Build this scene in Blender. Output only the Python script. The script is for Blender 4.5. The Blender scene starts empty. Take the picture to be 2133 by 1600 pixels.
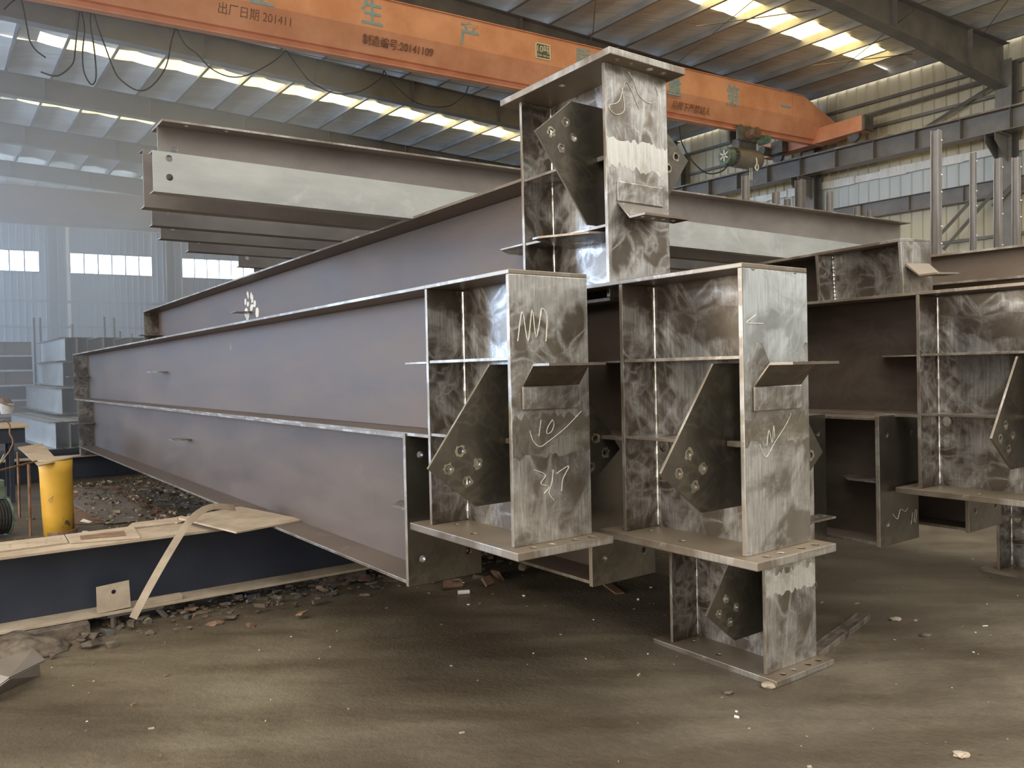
import bpy, bmesh, math, random
from mathutils import Vector, Matrix
R_ = random.Random(7)
SC = bpy.context.scene
COL = SC.collection
PI = math.pi
# ---------------------------------------------------------------- camera
F = 1680.0; CX = 1066.5; CY = 800.0; CH = 1.98
up = Vector((-.015, 1, 45 / F)).normalized()
fw = Vector((0, 0, -1)); Yc = (fw - up * fw.dot(up)).normalized(); Xc = Yc.cross(up)
RW = Matrix((Xc, Yc, up))                      # camera axes -> world axes
cd = bpy.data.cameras.new('camera'); cam = bpy.data.objects.new('camera', cd); COL.objects.link(cam)
cd.sensor_width = 36; cd.lens = F / 2133 * 36; cd.clip_end = 400
m4 = RW.to_4x4(); m4.translation = Vector((0, 0, CH)); cam.matrix_world = m4
SC.camera = cam
# ---------------------------------------------------------------- world, light, exposure
SC.view_settings.view_transform = 'Standard'; SC.view_settings.look = 'None'
SC.view_settings.gamma = 1; SC.view_settings.exposure = 0.2
wd = bpy.data.worlds.new('sky'); SC.world = wd; wd.use_nodes = True
# added world fill graded by direction: dim to the right, bright overhead and left
wt = wd.node_tree; bg = wt.nodes['Background']
tc = wt.nodes.new('ShaderNodeTexCoord'); sp_ = wt.nodes.new('ShaderNodeSeparateXYZ'); wt.links.new(tc.outputs['Generated'], sp_.inputs[0])
dt = wt.nodes.new('ShaderNodeVectorMath'); dt.operation = 'DOT_PRODUCT'; wt.links.new(tc.outputs['Generated'], dt.inputs[0]); dt.inputs[1].default_value = (-.95, -.3, 0)
mr = wt.nodes.new('ShaderNodeMapRange'); mr.interpolation_type = 'SMOOTHSTEP'
for k, x in enumerate((.05, .75, .0, 1.9)): mr.inputs[k + 1].default_value = x
wt.links.new(sp_.outputs['Z'], mr.inputs[0])
mr2 = wt.nodes.new('ShaderNodeMapRange'); mr2.interpolation_type = 'SMOOTHSTEP'
for k, x in enumerate((-.4, 1.0, .38, 1.5)): mr2.inputs[k + 1].default_value = x
wt.links.new(dt.outputs['Value'], mr2.inputs[0])
ad = wt.nodes.new('ShaderNodeMath'); wt.links.new(mr.outputs[0], ad.inputs[0]); wt.links.new(mr2.outputs[0], ad.inputs[1])
wt.links.new(ad.outputs[0], bg.inputs[1]); bg.inputs[0].default_value = (1.0, .97, .92, 1)
SKY_E = 3.6; WIN_E = 26.0
UA = math.radians(36.056)
VH = Vector((math.cos(UA), math.sin(UA), 0)); UH = Vector((-math.sin(UA), math.cos(UA), 0)); O = Vector((0, 3.8, 0))
def W(v, u, z): return O + VH * v + UH * u + Vector((0, 0, z))
def area(name, v, u, z, sx, sy, rot, e, col):
    l = bpy.data.lights.new(name, 'AREA'); l.shape = 'RECTANGLE'; l.size = sx; l.size_y = sy; l.energy = e; l.color = col
    o = bpy.data.objects.new(name, l); COL.objects.link(o); o.location = W(v, u, z); o.rotation_euler = rot
    return o
# added fill lights standing just inside the windowless left-hand wall (wall_left, v = -22.3)
area('window_band_near', -22.0, 9, 7.0, 24, 4, (math.radians(76), 0, UA - PI / 2), 1500, (1, .95, .87))
area('window_band_far', -22.0, 33, 5, 24, 8, (math.radians(85), 0, UA - PI / 2), 36000, (.42, .62, 1))
area('window_band_low', -22.0, 8, 3.2, 24, 3, (math.radians(100), 0, UA - PI / 2), 2900, (1, .95, .86))

# ---------------------------------------------------------------- rays used to place things at their measured depth
def ray(x, y):
    d = RW @ Vector((x - CX, -(y - CY), -F)); return d / d.y
CP = Vector((0, 0, CH))
def ray_plane(x, y, p0, n):
    d = ray(x, y); return CP + d * ((p0 - CP).dot(n) / d.dot(n))
TA = math.radians(59.3); TD = Vector((math.sin(TA), math.cos(TA), 0)); TN = Vector((-math.cos(TA), math.sin(TA), 0))
def onU(x, y, u): return ray_plane(x, y, W(0, u, 0), UH)
def onV(x, y, v): return ray_plane(x, y, W(v, 0, 0), VH)
def onZ(x, y, z): return ray_plane(x, y, Vector((0, 0, z)), Vector((0, 0, 1)))
def onT(x, y, u0): return ray_plane(x, y, W(20, u0, 0), TN)

# ---------------------------------------------------------------- materials
def nt(name):
    m = bpy.data.materials.new(name); m.use_nodes = True; t = m.node_tree
    return m, t, t.nodes['Principled BSDF']
def N(t, kind, **kw):
    n = t.nodes.new(kind)
    for k, v in kw.items():
        if k in n.inputs.keys(): n.inputs[k].default_value = v
        else: setattr(n, k, v)
    return n
def ramp(t, src, stops):
    r = t.nodes.new('ShaderNodeValToRGB'); el = r.color_ramp.elements
    el[0].position, el[0].color = stops[0][0], (*stops[0][1], 1) if len(stops[0][1]) == 3 else stops[0][1]
    el[1].position, el[1].color = stops[-1][0], (*stops[-1][1], 1)
    for p, c in stops[1:-1]:
        e = el.new(p); e.color = (*c, 1)
    t.links.new(src, r.inputs[0]); return r.outputs[0]
def mix(t, f, a, b):
    m = t.nodes.new('ShaderNodeMix'); m.data_type = 'RGBA'
    for s, i in ((f, 0), (a, 6), (b, 7)):
        if hasattr(s, 'links'): t.links.new(s, m.inputs[i])
        elif i == 0: m.inputs[0].default_value = s
        else: m.inputs[i].default_value = (*s, 1)
    return m.outputs[2]
def mth(t, op, a, b=0.0, clamp=False):
    m = t.nodes.new('ShaderNodeMath'); m.operation = op; m.use_clamp = clamp
    for s, i in ((a, 0), (b, 1)):
        if hasattr(s, 'links'): t.links.new(s, m.inputs[i])
        else: m.inputs[i].default_value = s
    return m.outputs[0]
def noise(t, co, scale, detail=4, rough=.55, dist=0.0):
    n = t.nodes.new('ShaderNodeTexNoise'); n.inputs['Scale'].default_value = scale
    n.inputs['Detail'].default_value = detail; n.inputs['Roughness'].default_value = rough; n.inputs['Distortion'].default_value = dist
    t.links.new(co, n.inputs['Vector']); return n.outputs['Fac']
def mapped(t, scale, loc=(0, 0, 0), rot=(0, 0, 0)):
    c = t.nodes.new('ShaderNodeTexCoord'); mp = t.nodes.new('ShaderNodeMapping')
    mp.inputs['Scale'].default_value = scale; mp.inputs['Location'].default_value = loc; mp.inputs['Rotation'].default_value = rot
    t.links.new(c.outputs['Object'], mp.inputs['Vector']); return mp.outputs[0]
def steel(name, c1, c2, cb, bright=.5, swirl=.5, rough=.4, metal=.75, patch=.6, seed=0, sw_scale=3.0, stretch=(1, 1, 1)):
    """rolled steel: mottled scale (c1-c2), ground bare patches and looping grinder swirls (cb)"""
    m, t, p = nt(name)
    co = mapped(t, stretch, (seed, seed * .7, seed * 1.3))
    n1 = noise(t, co, 2.2, 6, .65)
    base = ramp(t, n1, [(.32, c1), (.68, c2)])
    # ground patches with brushed grain
    n2 = noise(t, mapped(t, (1, 1, 1), (seed + 9, 3, 5)), 2.6, 5, .6, .8)
    grain = noise(t, mapped(t, (90, 90, 6), (seed, 0, 0), (0.3, .5, .2)), 1.0, 3, .6)
    pm = mth(t, 'SUBTRACT', n2, patch); pm = mth(t, 'MULTIPLY', pm, 9.0, True)
    pm = mth(t, 'MULTIPLY', pm, mth(t, 'ADD', mth(t, 'MULTIPLY', grain, 1.3), -.15), True)
    pm = mth(t, 'MULTIPLY', pm, bright, True)
    col = mix(t, pm, base, cb)
    # swirls
    n3 = noise(t, mapped(t, (1, 1, 1), (seed + 3, 8, 1)), sw_scale, 1, .4, 2.6)
    s = mth(t, 'ABSOLUTE', mth(t, 'SUBTRACT', n3, .5)); s = mth(t, 'SUBTRACT', 1.0, mth(t, 'MULTIPLY', s, 15.0), True)
    n3b = noise(t, mapped(t, (1, 1, 1), (seed + 13, 2, 4)), sw_scale * 1.7, 1, .4, 2.2)
    sb = mth(t, 'ABSOLUTE', mth(t, 'SUBTRACT', n3b, .47)); sb = mth(t, 'SUBTRACT', 1.0, mth(t, 'MULTIPLY', sb, 12.0), True)
    s = mth(t, 'MAXIMUM', s, sb)
    msk = noise(t, mapped(t, (1, 1, 1), (seed, 5, 2)), 1.7, 3, .6); msk = mth(t, 'MULTIPLY', mth(t, 'SUBTRACT', msk, .42), 6.0, True)
    fine = noise(t, co, 60, 2, .6)
    s = mth(t, 'MULTIPLY', mth(t, 'MULTIPLY', s, msk, True), mth(t, 'MULTIPLY', mth(t, 'MULTIPLY', fine, mth(t, 'ADD', grain, .25)), 2.1 * swirl, True), True)
    col = mix(t, s, col, cb)
    t.links.new(col, p.inputs['Base Color'])
    p.inputs['Metallic'].default_value = metal
    rr = mth(t, 'ADD', mth(t, 'MULTIPLY', n1, .3), rough - .15); rr = mth(t, 'SUBTRACT', rr, mth(t, 'MULTIPLY', pm, .12), True)
    t.links.new(rr, p.inputs['Roughness'])
    bp = t.nodes.new('ShaderNodeBump'); bp.inputs['Strength'].default_value = .12; bp.inputs['Distance'].default_value = .01
    t.links.new(mth(t, 'ADD', mth(t, 'MULTIPLY', pm, .4), n1), bp.inputs['Height']); t.links.new(bp.outputs[0], p.inputs['Normal'])
    return m
def plain(name, c1, c2, rough=.6, metal=0.0, scale=5.0, emit=None, stretch=(1, 1, 1), bump=.0, lo=.35, hi=.65):
    m, t, p = nt(name)
    n1 = noise(t, mapped(t, stretch), scale, 6, .6)
    t.links.new(ramp(t, n1, [(lo, c1), (hi, c2)]), p.inputs['Base Color'])
    p.inputs['Roughness'].default_value = rough; p.inputs['Metallic'].default_value = metal
    if bump:
        bp = t.nodes.new('ShaderNodeBump'); bp.inputs['Strength'].default_value = bump; bp.inputs['Distance'].default_value = .02
        t.links.new(n1, bp.inputs['Height']); t.links.new(bp.outputs[0], p.inputs['Normal'])
    if emit:
        p.inputs['Emission Color'].default_value = (*emit[0], 1); p.inputs['Emission Strength'].default_value = emit[1]
    return m
MT = {}
MT['web'] = steel('satin_rolled_steel', (.088, .064, .048), (.135, .10, .076), (.26, .22, .185), .25, .0, .52, .3, .68, 1, 1.2, (.35, .35, 1.5))
MT['webd'] = steel('brown_rolled_steel', (.07, .052, .04), (.125, .095, .075), (.3, .27, .24), .25, .1, .45, .55, .68, 14, 1.2, (.35, .35, 1.5))  # darker copy of the web steel, shade of the stack put into its colour
MT['stub'] = steel('dark_scaled_steel', (.085, .068, .052), (.19, .155, .12), (.74, .73, .70), .95, .5, .32, .75, .49, 2, 2.0)
MT['face'] = steel('ground_steel_face', (.15, .125, .095), (.28, .24, .185), (.85, .84, .80), .95, .6, .32, .72, .48, 4, 1.7)
MT['gus'] = steel('dark_gusset_steel', (.075, .066, .052), (.14, .122, .095), (.55, .48, .30), .3, .12, .32, .75, .66, 6, 2.4)
MT['base'] = steel('brown_base_plate_steel', (.19, .145, .095), (.27, .215, .15), (.5, .46, .38), .25, .0, .5, .4, .66, 8, 2.0)
MT['flange'] = steel('brown_flange_steel', (.15, .115, .09), (.24, .19, .15), (.6, .58, .52), .4, .0, .45, .55, .62, 9, 1.5, (.5, .5, 1))
MT['edge'] = steel('flame_cut_edge_steel', (.17, .13, .095), (.32, .27, .21), (.7, .7, .66), .8, .0, .38, .65, .48, 3, 8.0)
MT['faceb'] = steel('brightly_ground_steel_face', (.17, .15, .12), (.33, .30, .25), (.88, .90, .88), 1.0, .4, .30, .75, .44, 21, 2.2)
MT['silver'] = steel('silvery_brushed_steel', (.36, .37, .35), (.56, .59, .57), (.95, 1, .98), 1.0, .5, .30, .6, .42, 31, 2.2)
MT['bandb'] = steel('bright_ground_band', (.42, .39, .29), (.66, .64, .54), (.95, .95, .92), 1.0, .0, .34, .55, .40, 22, 6)
MT['bandd'] = steel('dull_ground_band', (.17, .145, .11), (.36, .32, .25), (.8, .77, .68), .9, .5, .34, .68, .47, 23, 4)
MT['ring'] = steel('yellowish_ground_steel', (.22, .19, .12), (.36, .32, .2), (.7, .66, .5), .6, .0, .4, .7, .5, 15, 4)
MT['weld'] = steel('bright_weld_bead', (.35, .32, .27), (.6, .57, .5), (.95, .95, .9), .9, .0, .3, .8, .42, 5, 8.0)
MT['ltgrey'] = steel('weathered_grey_steel', (.34, .35, .33), (.48, .48, .45), (.66, .68, .66), .5, .0, .55, .2, .56, 11, 2, (.6, 1, 2))
MT['mid'] = steel('mid_grey_steel', (.20, .175, .155), (.31, .275, .245), (.50, .47, .44), .3, .0, .5, .4, .62, 12, 2, (.5, 1, 1))
MT['darkrow'] = steel('dark_shop_steel', (.12, .11, .105), (.2, .185, .175), (.4, .38, .36), .3, .0, .5, .4, .64, 13, 2, (.5, 1, 1))
MT['blue'] = plain('blue_black_painted_steel', (.030, .036, .054), (.046, .053, .075), .42, .3, 1.3)
MT['dust'] = plain('dusty_tan_plate', (.36, .28, .2), (.5, .41, .3), .75, .1, 4, bump=.15)
MT['dirt'] = plain('brown_dirt_crust', (.05, .038, .028), (.19, .15, .11), .9, 0, 9, bump=.6)
MT['orange'] = plain('crane_orange_paint', (.66, .29, .165), (.80, .40, .25), .55, .0, 1.3)
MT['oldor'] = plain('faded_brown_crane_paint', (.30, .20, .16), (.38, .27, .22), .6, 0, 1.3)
MT['bluept'] = plain('grey_blue_letter_paint', (.22, .36, .44), (.30, .44, .50), .6, 0, 9)
MT['blkpt'] = plain('dark_stencil_paint', (.17, .08, .055), (.26, .13, .09), .7, 0, 9)
MT['cream'] = plain('cream_paint', (.75, .72, .55), (.82, .78, .62), .6, 0, 9)
MT['beamg'] = plain('grey_painted_steel', (.17, .16, .145), (.23, .215, .195), .55, .2, 2)
MT['purl'] = plain('galvanised_purlin_steel', (.32, .32, .31), (.46, .46, .44), .42, .55, 2, stretch=(1, .2, 1))
MT['yellow'] = None
MT['rust'] = plain('rusty_steel', (.16, .09, .06), (.3, .19, .12), .8, .3, 8)
MT['cable'] = plain('black_cable_rubber', (.02, .02, .02), (.05, .05, .05), .7, 0, 5)
MT['chalk'] = plain('white_chalk', (.55, .52, .44), (.8, .78, .68), .9, 0, 60)
MT['chalkd'] = plain('black_marker', (.03, .03, .03), (.06, .06, .06), .7, 0, 60)
MT['green'] = plain('green_machine_paint', (.07, .12, .09), (.22, .30, .23), .5, .2, 7)
MT['drk'] = plain('dark_machine_steel', (.10, .10, .09), (.2, .19, .17), .5, .4, 5)
MT['white'] = plain('white_cloth', (.6, .6, .58), (.8, .78, .74), .9, 0, 20)

def foil_mat():
    m, t, p = nt('foil_insulation_sheet')
    n1 = noise(t, mapped(t, (.25, 2.2, 1)), 1.6, 6, .6, .3)
    n2 = noise(t, mapped(t, (.5, 14, 1)), 1.0, 4, .6)
    t.links.new(ramp(t, n1, [(.3, (.74, .69, .60)), (.7, (.93, .89, .80))]), p.inputs['Base Color'])
    p.inputs['Metallic'].default_value = .2; p.inputs['Roughness'].default_value = .36
    bp = t.nodes.new('ShaderNodeBump'); bp.inputs['Strength'].default_value = .5; bp.inputs['Distance'].default_value = .06
    t.links.new(n2, bp.inputs['Height']); t.links.new(bp.outputs[0], p.inputs['Normal'])
    return m
MT['foil'] = foil_mat()
def sky_mat():
    m, t, p = nt('translucent_skylight_sheet')
    p.inputs['Base Color'].default_value = (.9, .8, .5, 1); p.inputs['Roughness'].default_value = .6
    w = t.nodes.new('ShaderNodeTexWave'); w.inputs['Scale'].default_value = 1.6; w.bands_direction = 'Y'
    t.links.new(mapped(t, (1, 1, 1)), w.inputs['Vector'])
    c = ramp(t, w.outputs['Fac'], [(0, (1, .72, .24)), (1, (1, .80, .35))])
    t.links.new(c, p.inputs['Emission Color']); p.inputs['Emission Strength'].default_value = SKY_E
    return m
MT['sky'] = sky_mat()
MT['win'] = plain('bright_window_pane', (.9, .95, 1), (.95, 1, 1), .4, 0, 2, emit=((.62, .80, 1), WIN_E))
def clad(name, c1, c2):
    m, t, p = nt(name)
    n1 = noise(t, mapped(t, (.25, .25, .12)), 1.2, 5, .6)
    st = noise(t, mapped(t, (3, 3, .25)), 1.0, 4, .6)
    f = mth(t, 'ADD', mth(t, 'MULTIPLY', n1, .6), mth(t, 'MULTIPLY', st, .4))
    t.links.new(ramp(t, f, [(.35, c1), (.65, c2)]), p.inputs['Base Color']); p.inputs['Roughness'].default_value = .55
    return m
MT['clad'] = clad('cream_wall_cladding', (.50, .45, .32), (.70, .65, .48))
MT['cladw'] = clad('pale_blue_grey_cladding', (.46, .50, .56), (.58, .62, .69))
MT['band'] = clad('pale_translucent_band', (.56, .60, .58), (.70, .72, .68))
def yellow_mat():
    m, t, p = nt('flaking_yellow_paint')
    co = mapped(t, (1, 1, 1))
    n1 = noise(t, mapped(t, (1.3, 1.3, .45)), 8, 6, .65, .4)
    n2 = noise(t, co, 3, 3, .5)
    y = ramp(t, n2, [(.35, (.66, .36, .035)), (.7, (.78, .47, .06))])
    f = ramp(t, n1, [(.635, (0, 0, 0)), (.655, (1, 1, 1))])
    t.links.new(mix(t, f, y, (.16, .14, .08)), p.inputs['Base Color']); p.inputs['Roughness'].default_value = .55
    bp = t.nodes.new('ShaderNodeBump'); bp.inputs['Strength'].default_value = .4; bp.inputs['Distance'].default_value = .01
    t.links.new(n1, bp.inputs['Height']); t.links.new(bp.outputs[0], p.inputs['Normal'])
    return m
MT['yellow'] = yellow_mat()
def floor_mat():
    m, t, p = nt('packed_dirt_floor')
    co = mapped(t, (1, 1, 1), (0, 0, 0), (0, 0, UA))
    n1 = noise(t, co, .55, 7, .62, .3)
    n2 = noise(t, mapped(t, (.5, 2.5, 1), (3, 1, 0), (0, 0, UA + .2)), 1.2, 5, .6)
    n3 = noise(t, co, 26, 4, .7)
    f = mth(t, 'ADD', mth(t, 'MULTIPLY', n1, .55), mth(t, 'ADD', mth(t, 'MULTIPLY', n2, .3), mth(t, 'MULTIPLY', n3, .15)))
    c = ramp(t, f, [(.36, (.06, .044, .028)), (.5, (.108, .085, .056)), (.64, (.19, .158, .105))])
    sp = ramp(t, noise(t, co, 70, 2, .5), [(.73, (0, 0, 0)), (.76, (1, 1, 1))])
    t.links.new(mix(t, mth(t, 'MULTIPLY', sp, .5), c, (.42, .37, .28)), p.inputs['Base Color'])
    t.links.new(ramp(t, n2, [(.35, (.35, .35, .35)), (.65, (.75, .75, .75))]), p.inputs['Roughness'])
    bp = t.nodes.new('ShaderNodeBump'); bp.inputs['Strength'].default_value = .45; bp.inputs['Distance'].default_value = .05
    t.links.new(mth(t, 'ADD', mth(t, 'MULTIPLY', n3, .35), n1), bp.inputs['Height']); t.links.new(bp.outputs[0], p.inputs['Normal'])
    return m
MT['floor'] = floor_mat()

# ---------------------------------------------------------------- object helpers
def link(name, bm, mats, parent=None, bevel=0.0, smooth=False):
    bmesh.ops.recalc_face_normals(bm, faces=bm.faces)
    me = bpy.data.meshes.new(name); bm.to_mesh(me); bm.free()
    for k in (mats if isinstance(mats, (list, tuple)) else [mats]):
        me.materials.append(MT[k] if isinstance(k, str) else k)
    if smooth:
        for f in me.polygons: f.use_smooth = True
    o = bpy.data.objects.new(name, me); COL.objects.link(o)
    if parent: o.parent = parent
    if bevel:
        b = o.modifiers.new('bevel', 'BEVEL'); b.width = bevel; b.segments = 2; b.limit_method = 'ANGLE'; b.angle_limit = math.radians(40)
        b.harden_normals = False
    return o
def tag(o, label=None, cat=None, group=None, kind=None):
    if label: o['label'] = label
    if cat: o['category'] = cat
    if group: o['group'] = group
    if kind: o['kind'] = kind
    return o
def empty(name, loc, rot=(0, 0, 0)):
    o = bpy.data.objects.new(name, None); COL.objects.link(o); o.location = loc; o.rotation_euler = rot
    o.empty_display_size = .1
    return o
def box(bm, x0, x1, y0, y1, z0, z1, M=None, edge=None):
    vs = [Vector((x, y, z)) for z in (z0, z1) for y in (y0, y1) for x in (x0, x1)]
    if M: vs = [M @ v for v in vs]
    b = [bm.verts.new(v) for v in vs]
    fs = []
    for q in ((0, 1, 3, 2), (4, 6, 7, 5), (0, 4, 5, 1), (2, 3, 7, 6), (0, 2, 6, 4), (1, 5, 7, 3)):
        fs.append(bm.faces.new([b[i] for i in q]))
    if edge is not None:                       # thin sides take the cut-edge material
        dims = (x1 - x0, y1 - y0, z1 - z0); ax = dims.index(min(dims))
        for i, f in enumerate(fs):
            fa = (2, 2, 1, 1, 0, 0)[i]
            f.material_index = 0 if fa == ax else edge
    return fs
def circ(cx, cy, r, n=14): return [(cx + r * math.cos(2 * PI * i / n), cy + r * math.sin(2 * PI * i / n)) for i in range(n)]
def plate(bm, poly, t, M, holes=(), edge=None):
    """flat plate with real holes: outline and holes in local x,y, thickness along z"""
    vs = []; es = []
    for loop in [poly] + [list(h) for h in holes]:
        lv = [bm.verts.new((p[0], p[1], 0)) for p in loop]
        vs += lv
        es += [bm.edges.new((lv[i], lv[(i + 1) % len(lv)])) for i in range(len(lv))]
    r = bmesh.ops.triangle_fill(bm, use_beauty=True, use_dissolve=False, edges=es)
    fs = [g for g in r['geom'] if isinstance(g, bmesh.types.BMFace)]
    ex = bmesh.ops.extrude_face_region(bm, geom=fs)
    nv = [g for g in ex['geom'] if isinstance(g, bmesh.types.BMVert)]
    top = [g for g in ex['geom'] if isinstance(g, bmesh.types.BMFace)]
    for v in nv: v.co.z += t
    allv = set(vs) | set(nv)
    if edge is not None:
        keep = set(fs) | set(top)
        for v in allv:
            for f in v.link_faces:
                if f not in keep: f.material_index = edge
    for v in allv: v.co = M @ v.co
MXZ = lambda y: Matrix(((1, 0, 0, 0), (0, 0, 1, y), (0, 1, 0, 0), (0, 0, 0, 1)))     # plate x,y -> x,z ; thickness +y
MYZ = lambda x: Matrix(((0, 0, 1, x), (1, 0, 0, 0), (0, 1, 0, 0), (0, 0, 0, 1)))     # plate x,y -> y,z ; thickness +x
MXY = lambda z: Matrix.Translation((0, 0, z))
def rect(x0, x1, y0, y1): return [(x0, y0), (x1, y0), (x1, y1), (x0, y1)]
def B1(name, mats, parent, *b, bevel=0, edge=None):
    bm = bmesh.new()
    for q in ([b] if not isinstance(b[0], (tuple, list)) else b): box(bm, *q, edge=edge)
    return link(name, bm, mats, parent, bevel)
def P1(name, mats, parent, poly, t, M, holes=(), bevel=0, edge=1):
    bm = bmesh.new(); plate(bm, poly, t, M, holes, edge); return link(name, bm, mats, parent, bevel)
def tube(bm, pts, r, n=8, closed=False):
    pts = [Vector(p) for p in pts]; rings = []
    prev = None
    for i, p in enumerate(pts):
        a = pts[max(i - 1, 0)]; b = pts[min(i + 1, len(pts) - 1)]
        d = (b - a).normalized()
        s = prev if prev is not None else (Vector((0, 0, 1)) if abs(d.z) < .9 else Vector((1, 0, 0)))
        s = (s - d * s.dot(d)).normalized(); prev = s; q = d.cross(s)
        rr = r if not isinstance(r, (list, tuple)) else r[i]
        rings.append([bm.verts.new(p + s * rr * math.cos(2 * PI * k / n) + q * rr * math.sin(2 * PI * k / n)) for k in range(n)])
    for i in range(len(rings) - 1):
        for k in range(n):
            bm.faces.new((rings[i][k], rings[i][(k + 1) % n], rings[i + 1][(k + 1) % n], rings[i + 1][k]))
    bm.faces.new(rings[0][::-1]); bm.faces.new(rings[-1])
def smooth_path(pts, k=6):
    pts = [Vector(p) for p in pts]; out = []
    for i in range(len(pts) - 1):
        p0 = pts[max(i - 1, 0)]; p1 = pts[i]; p2 = pts[i + 1]; p3 = pts[min(i + 2, len(pts) - 1)]
        for j in range(k):
            t = j / k
            out.append(.5 * ((2 * p1) + (p2 - p0) * t + (2 * p0 - 5 * p1 + 4 * p2 - p3) * t * t + (3 * p1 - p0 - 3 * p2 + p3) * t ** 3))
    out.append(pts[-1]); return out
def ibeam(bm, w, h, L, tf=.016, tw=.01, y0=0, edge=1, x=0, z=0):
    box(bm, x - w / 2, x + w / 2, y0, y0 + L, z, z + tf, edge=edge)
    box(bm, x - w / 2, x + w / 2, y0, y0 + L, z + h - tf, z + h, edge=edge)
    box(bm, x - tw / 2, x + tw / 2, y0, y0 + L, z + tf, z + h - tf, edge=edge)

# ================================================================ THE SETTING
bm = bmesh.new(); box(bm, -60, 60, -12, 90, -.3, 0); fl = link('floor', bm, 'floor'); tag(fl, kind='structure')
S = .05
def roofz(v): return 10 + S * (21 - v) if v > -.5 else 10 + S * (21 + .5 * 2 + v)
SK = lambda U, v: U - .1 * (v - 20)         # rafters and skylights run slightly off square, as in the hall
RAFT = [.6, 6.5, 12.2, 17.7, 24.0, 30.0, 36.2, 42.2]
SKYU = [3.2, 9.1, 15.0, 21.1, 27.2, 33.2]
# roof sheets (sagging foil between purlins), cut out for the skylight strips
def sheet(bm, U0, U1, v0, v1, off=0.0, segs=6, sag=.05):
    n = int(round(abs(v1 - v0) / 1.2)); step = (v1 - v0) / n
    rows = []
    for i in range(n * segs + 1):
        v = v0 + step * i / segs; f = (i % segs) / segs
        z = roofz(v) - sag * math.sin(PI * f) + off
        k = max(2, int((U1 - U0) / 1.0) + 1)
        rows.append([bm.verts.new(W(v, SK(U0 + (U1 - U0) * j / (k - 1), v), z + .26)) for j in range(k)])
    for a, b in zip(rows, rows[1:]):
        for j in range(len(a) - 1): bm.faces.new((a[j], a[j + 1], b[j + 1], b[j]))
bm = bmesh.new(); cuts = []
for u in SKYU: cuts += [u - .42, u + .42]
ed = [.6] + cuts + [44]
for i in range(0, len(ed), 2):
    sheet(bm, ed[i], ed[i + 1], -.6, 21.0)
    sheet(bm, ed[i], ed[i + 1], -.6, -22.2)
ceil = link('ceiling', bm, 'foil', smooth=True); tag(ceil, kind='structure')
for k, u in enumerate(SKYU):
    bm = bmesh.new(); sheet(bm, u - .42, u + .42, .6, 19.2, .0); sheet(bm, u - .42, u + .42, -1.8, -20.4, .0)
    o = link('window_%d' % (k + 1), bm, 'sky', smooth=True); tag(o, kind='structure')
    bm = bmesh.new()
    for v0, v1 in ((-.6, .6), (19.2, 21)):
        q = [bm.verts.new(W(v, SK(U, v), roofz(v) + .26)) for v, U in ((v0, u - .42), (v1, u - .42), (v1, u + .42), (v0, u + .42))]
        bm.faces.new(q)
    link('roof_sheet', bm, 'foil', ceil)
# purlins (Z sections) every 1.2 m
zp = None
for side in (1, -1):
    for k in range(18):
        v = 20.45 - 1.2 * k if side == 1 else -1.8 - 1.2 * k
        bm = bmesh.new()
        z = roofz(v) + .24
        for a in ((-.004, .004, -.22, 0), (-.075, 0, -.228, -.22), (0, .075, -.006, 0), (-.079, -.073, -.228, -.2)):
            vs = []
            for uu in (.6, 44):
                vs.append([W(v + a[0], SK(uu, v), z + a[2]), W(v + a[1], SK(uu, v), z + a[2]), W(v + a[1], SK(uu, v), z + a[3]), W(v + a[0], SK(uu, v), z + a[3])])
            b0 = [bm.verts.new(p) for p in vs[0]]; b1 = [bm.verts.new(p) for p in vs[1]]
            bm.faces.new(b0); bm.faces.new(b1[::-1])
            for i in range(4): bm.faces.new((b0[i], b0[(i + 1) % 4], b1[(i + 1) % 4], b1[i]))
        o = link('roof_purlin', bm, 'purl')
        tag(o, 'long galvanised purlin running under the foil-faced roof sheets', 'purlin', 'roof purlins')
# rafters
def lenT(bm, U, v0, v1, zf0, zf1, hw):
    """bar along the rafter direction: four-cornered section, z from functions"""
    for sgn in (0,):
        a = [W(v0, SK(U, v0) - hw, zf0(v0)), W(v0, SK(U, v0) + hw, zf0(v0)), W(v0, SK(U, v0) + hw, zf1(v0)), W(v0, SK(U, v0) - hw, zf1(v0))]
        b = [W(v1, SK(U, v1) - hw, zf0(v1)), W(v1, SK(U, v1) + hw, zf0(v1)), W(v1, SK(U, v1) + hw, zf1(v1)), W(v1, SK(U, v1) - hw, zf1(v1))]
        A = [bm.verts.new(p) for p in a]; Bb = [bm.verts.new(p) for p in b]
        bm.faces.new(A); bm.faces.new(Bb[::-1])
        for i in range(4): bm.faces.new((A[i], A[(i + 1) % 4], Bb[(i + 1) % 4], Bb[i]))
RL = ['directly above the camera', 'ending at the top right corner of the picture', 'just behind the orange crane girder',
      'just below the crane writing, first of the far ones', 'second of the far ones, above the raised beam stack', 'third of the far ones, in the haze',
      'fourth of the far ones, deep in the haze', 'against the far end wall']
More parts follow.
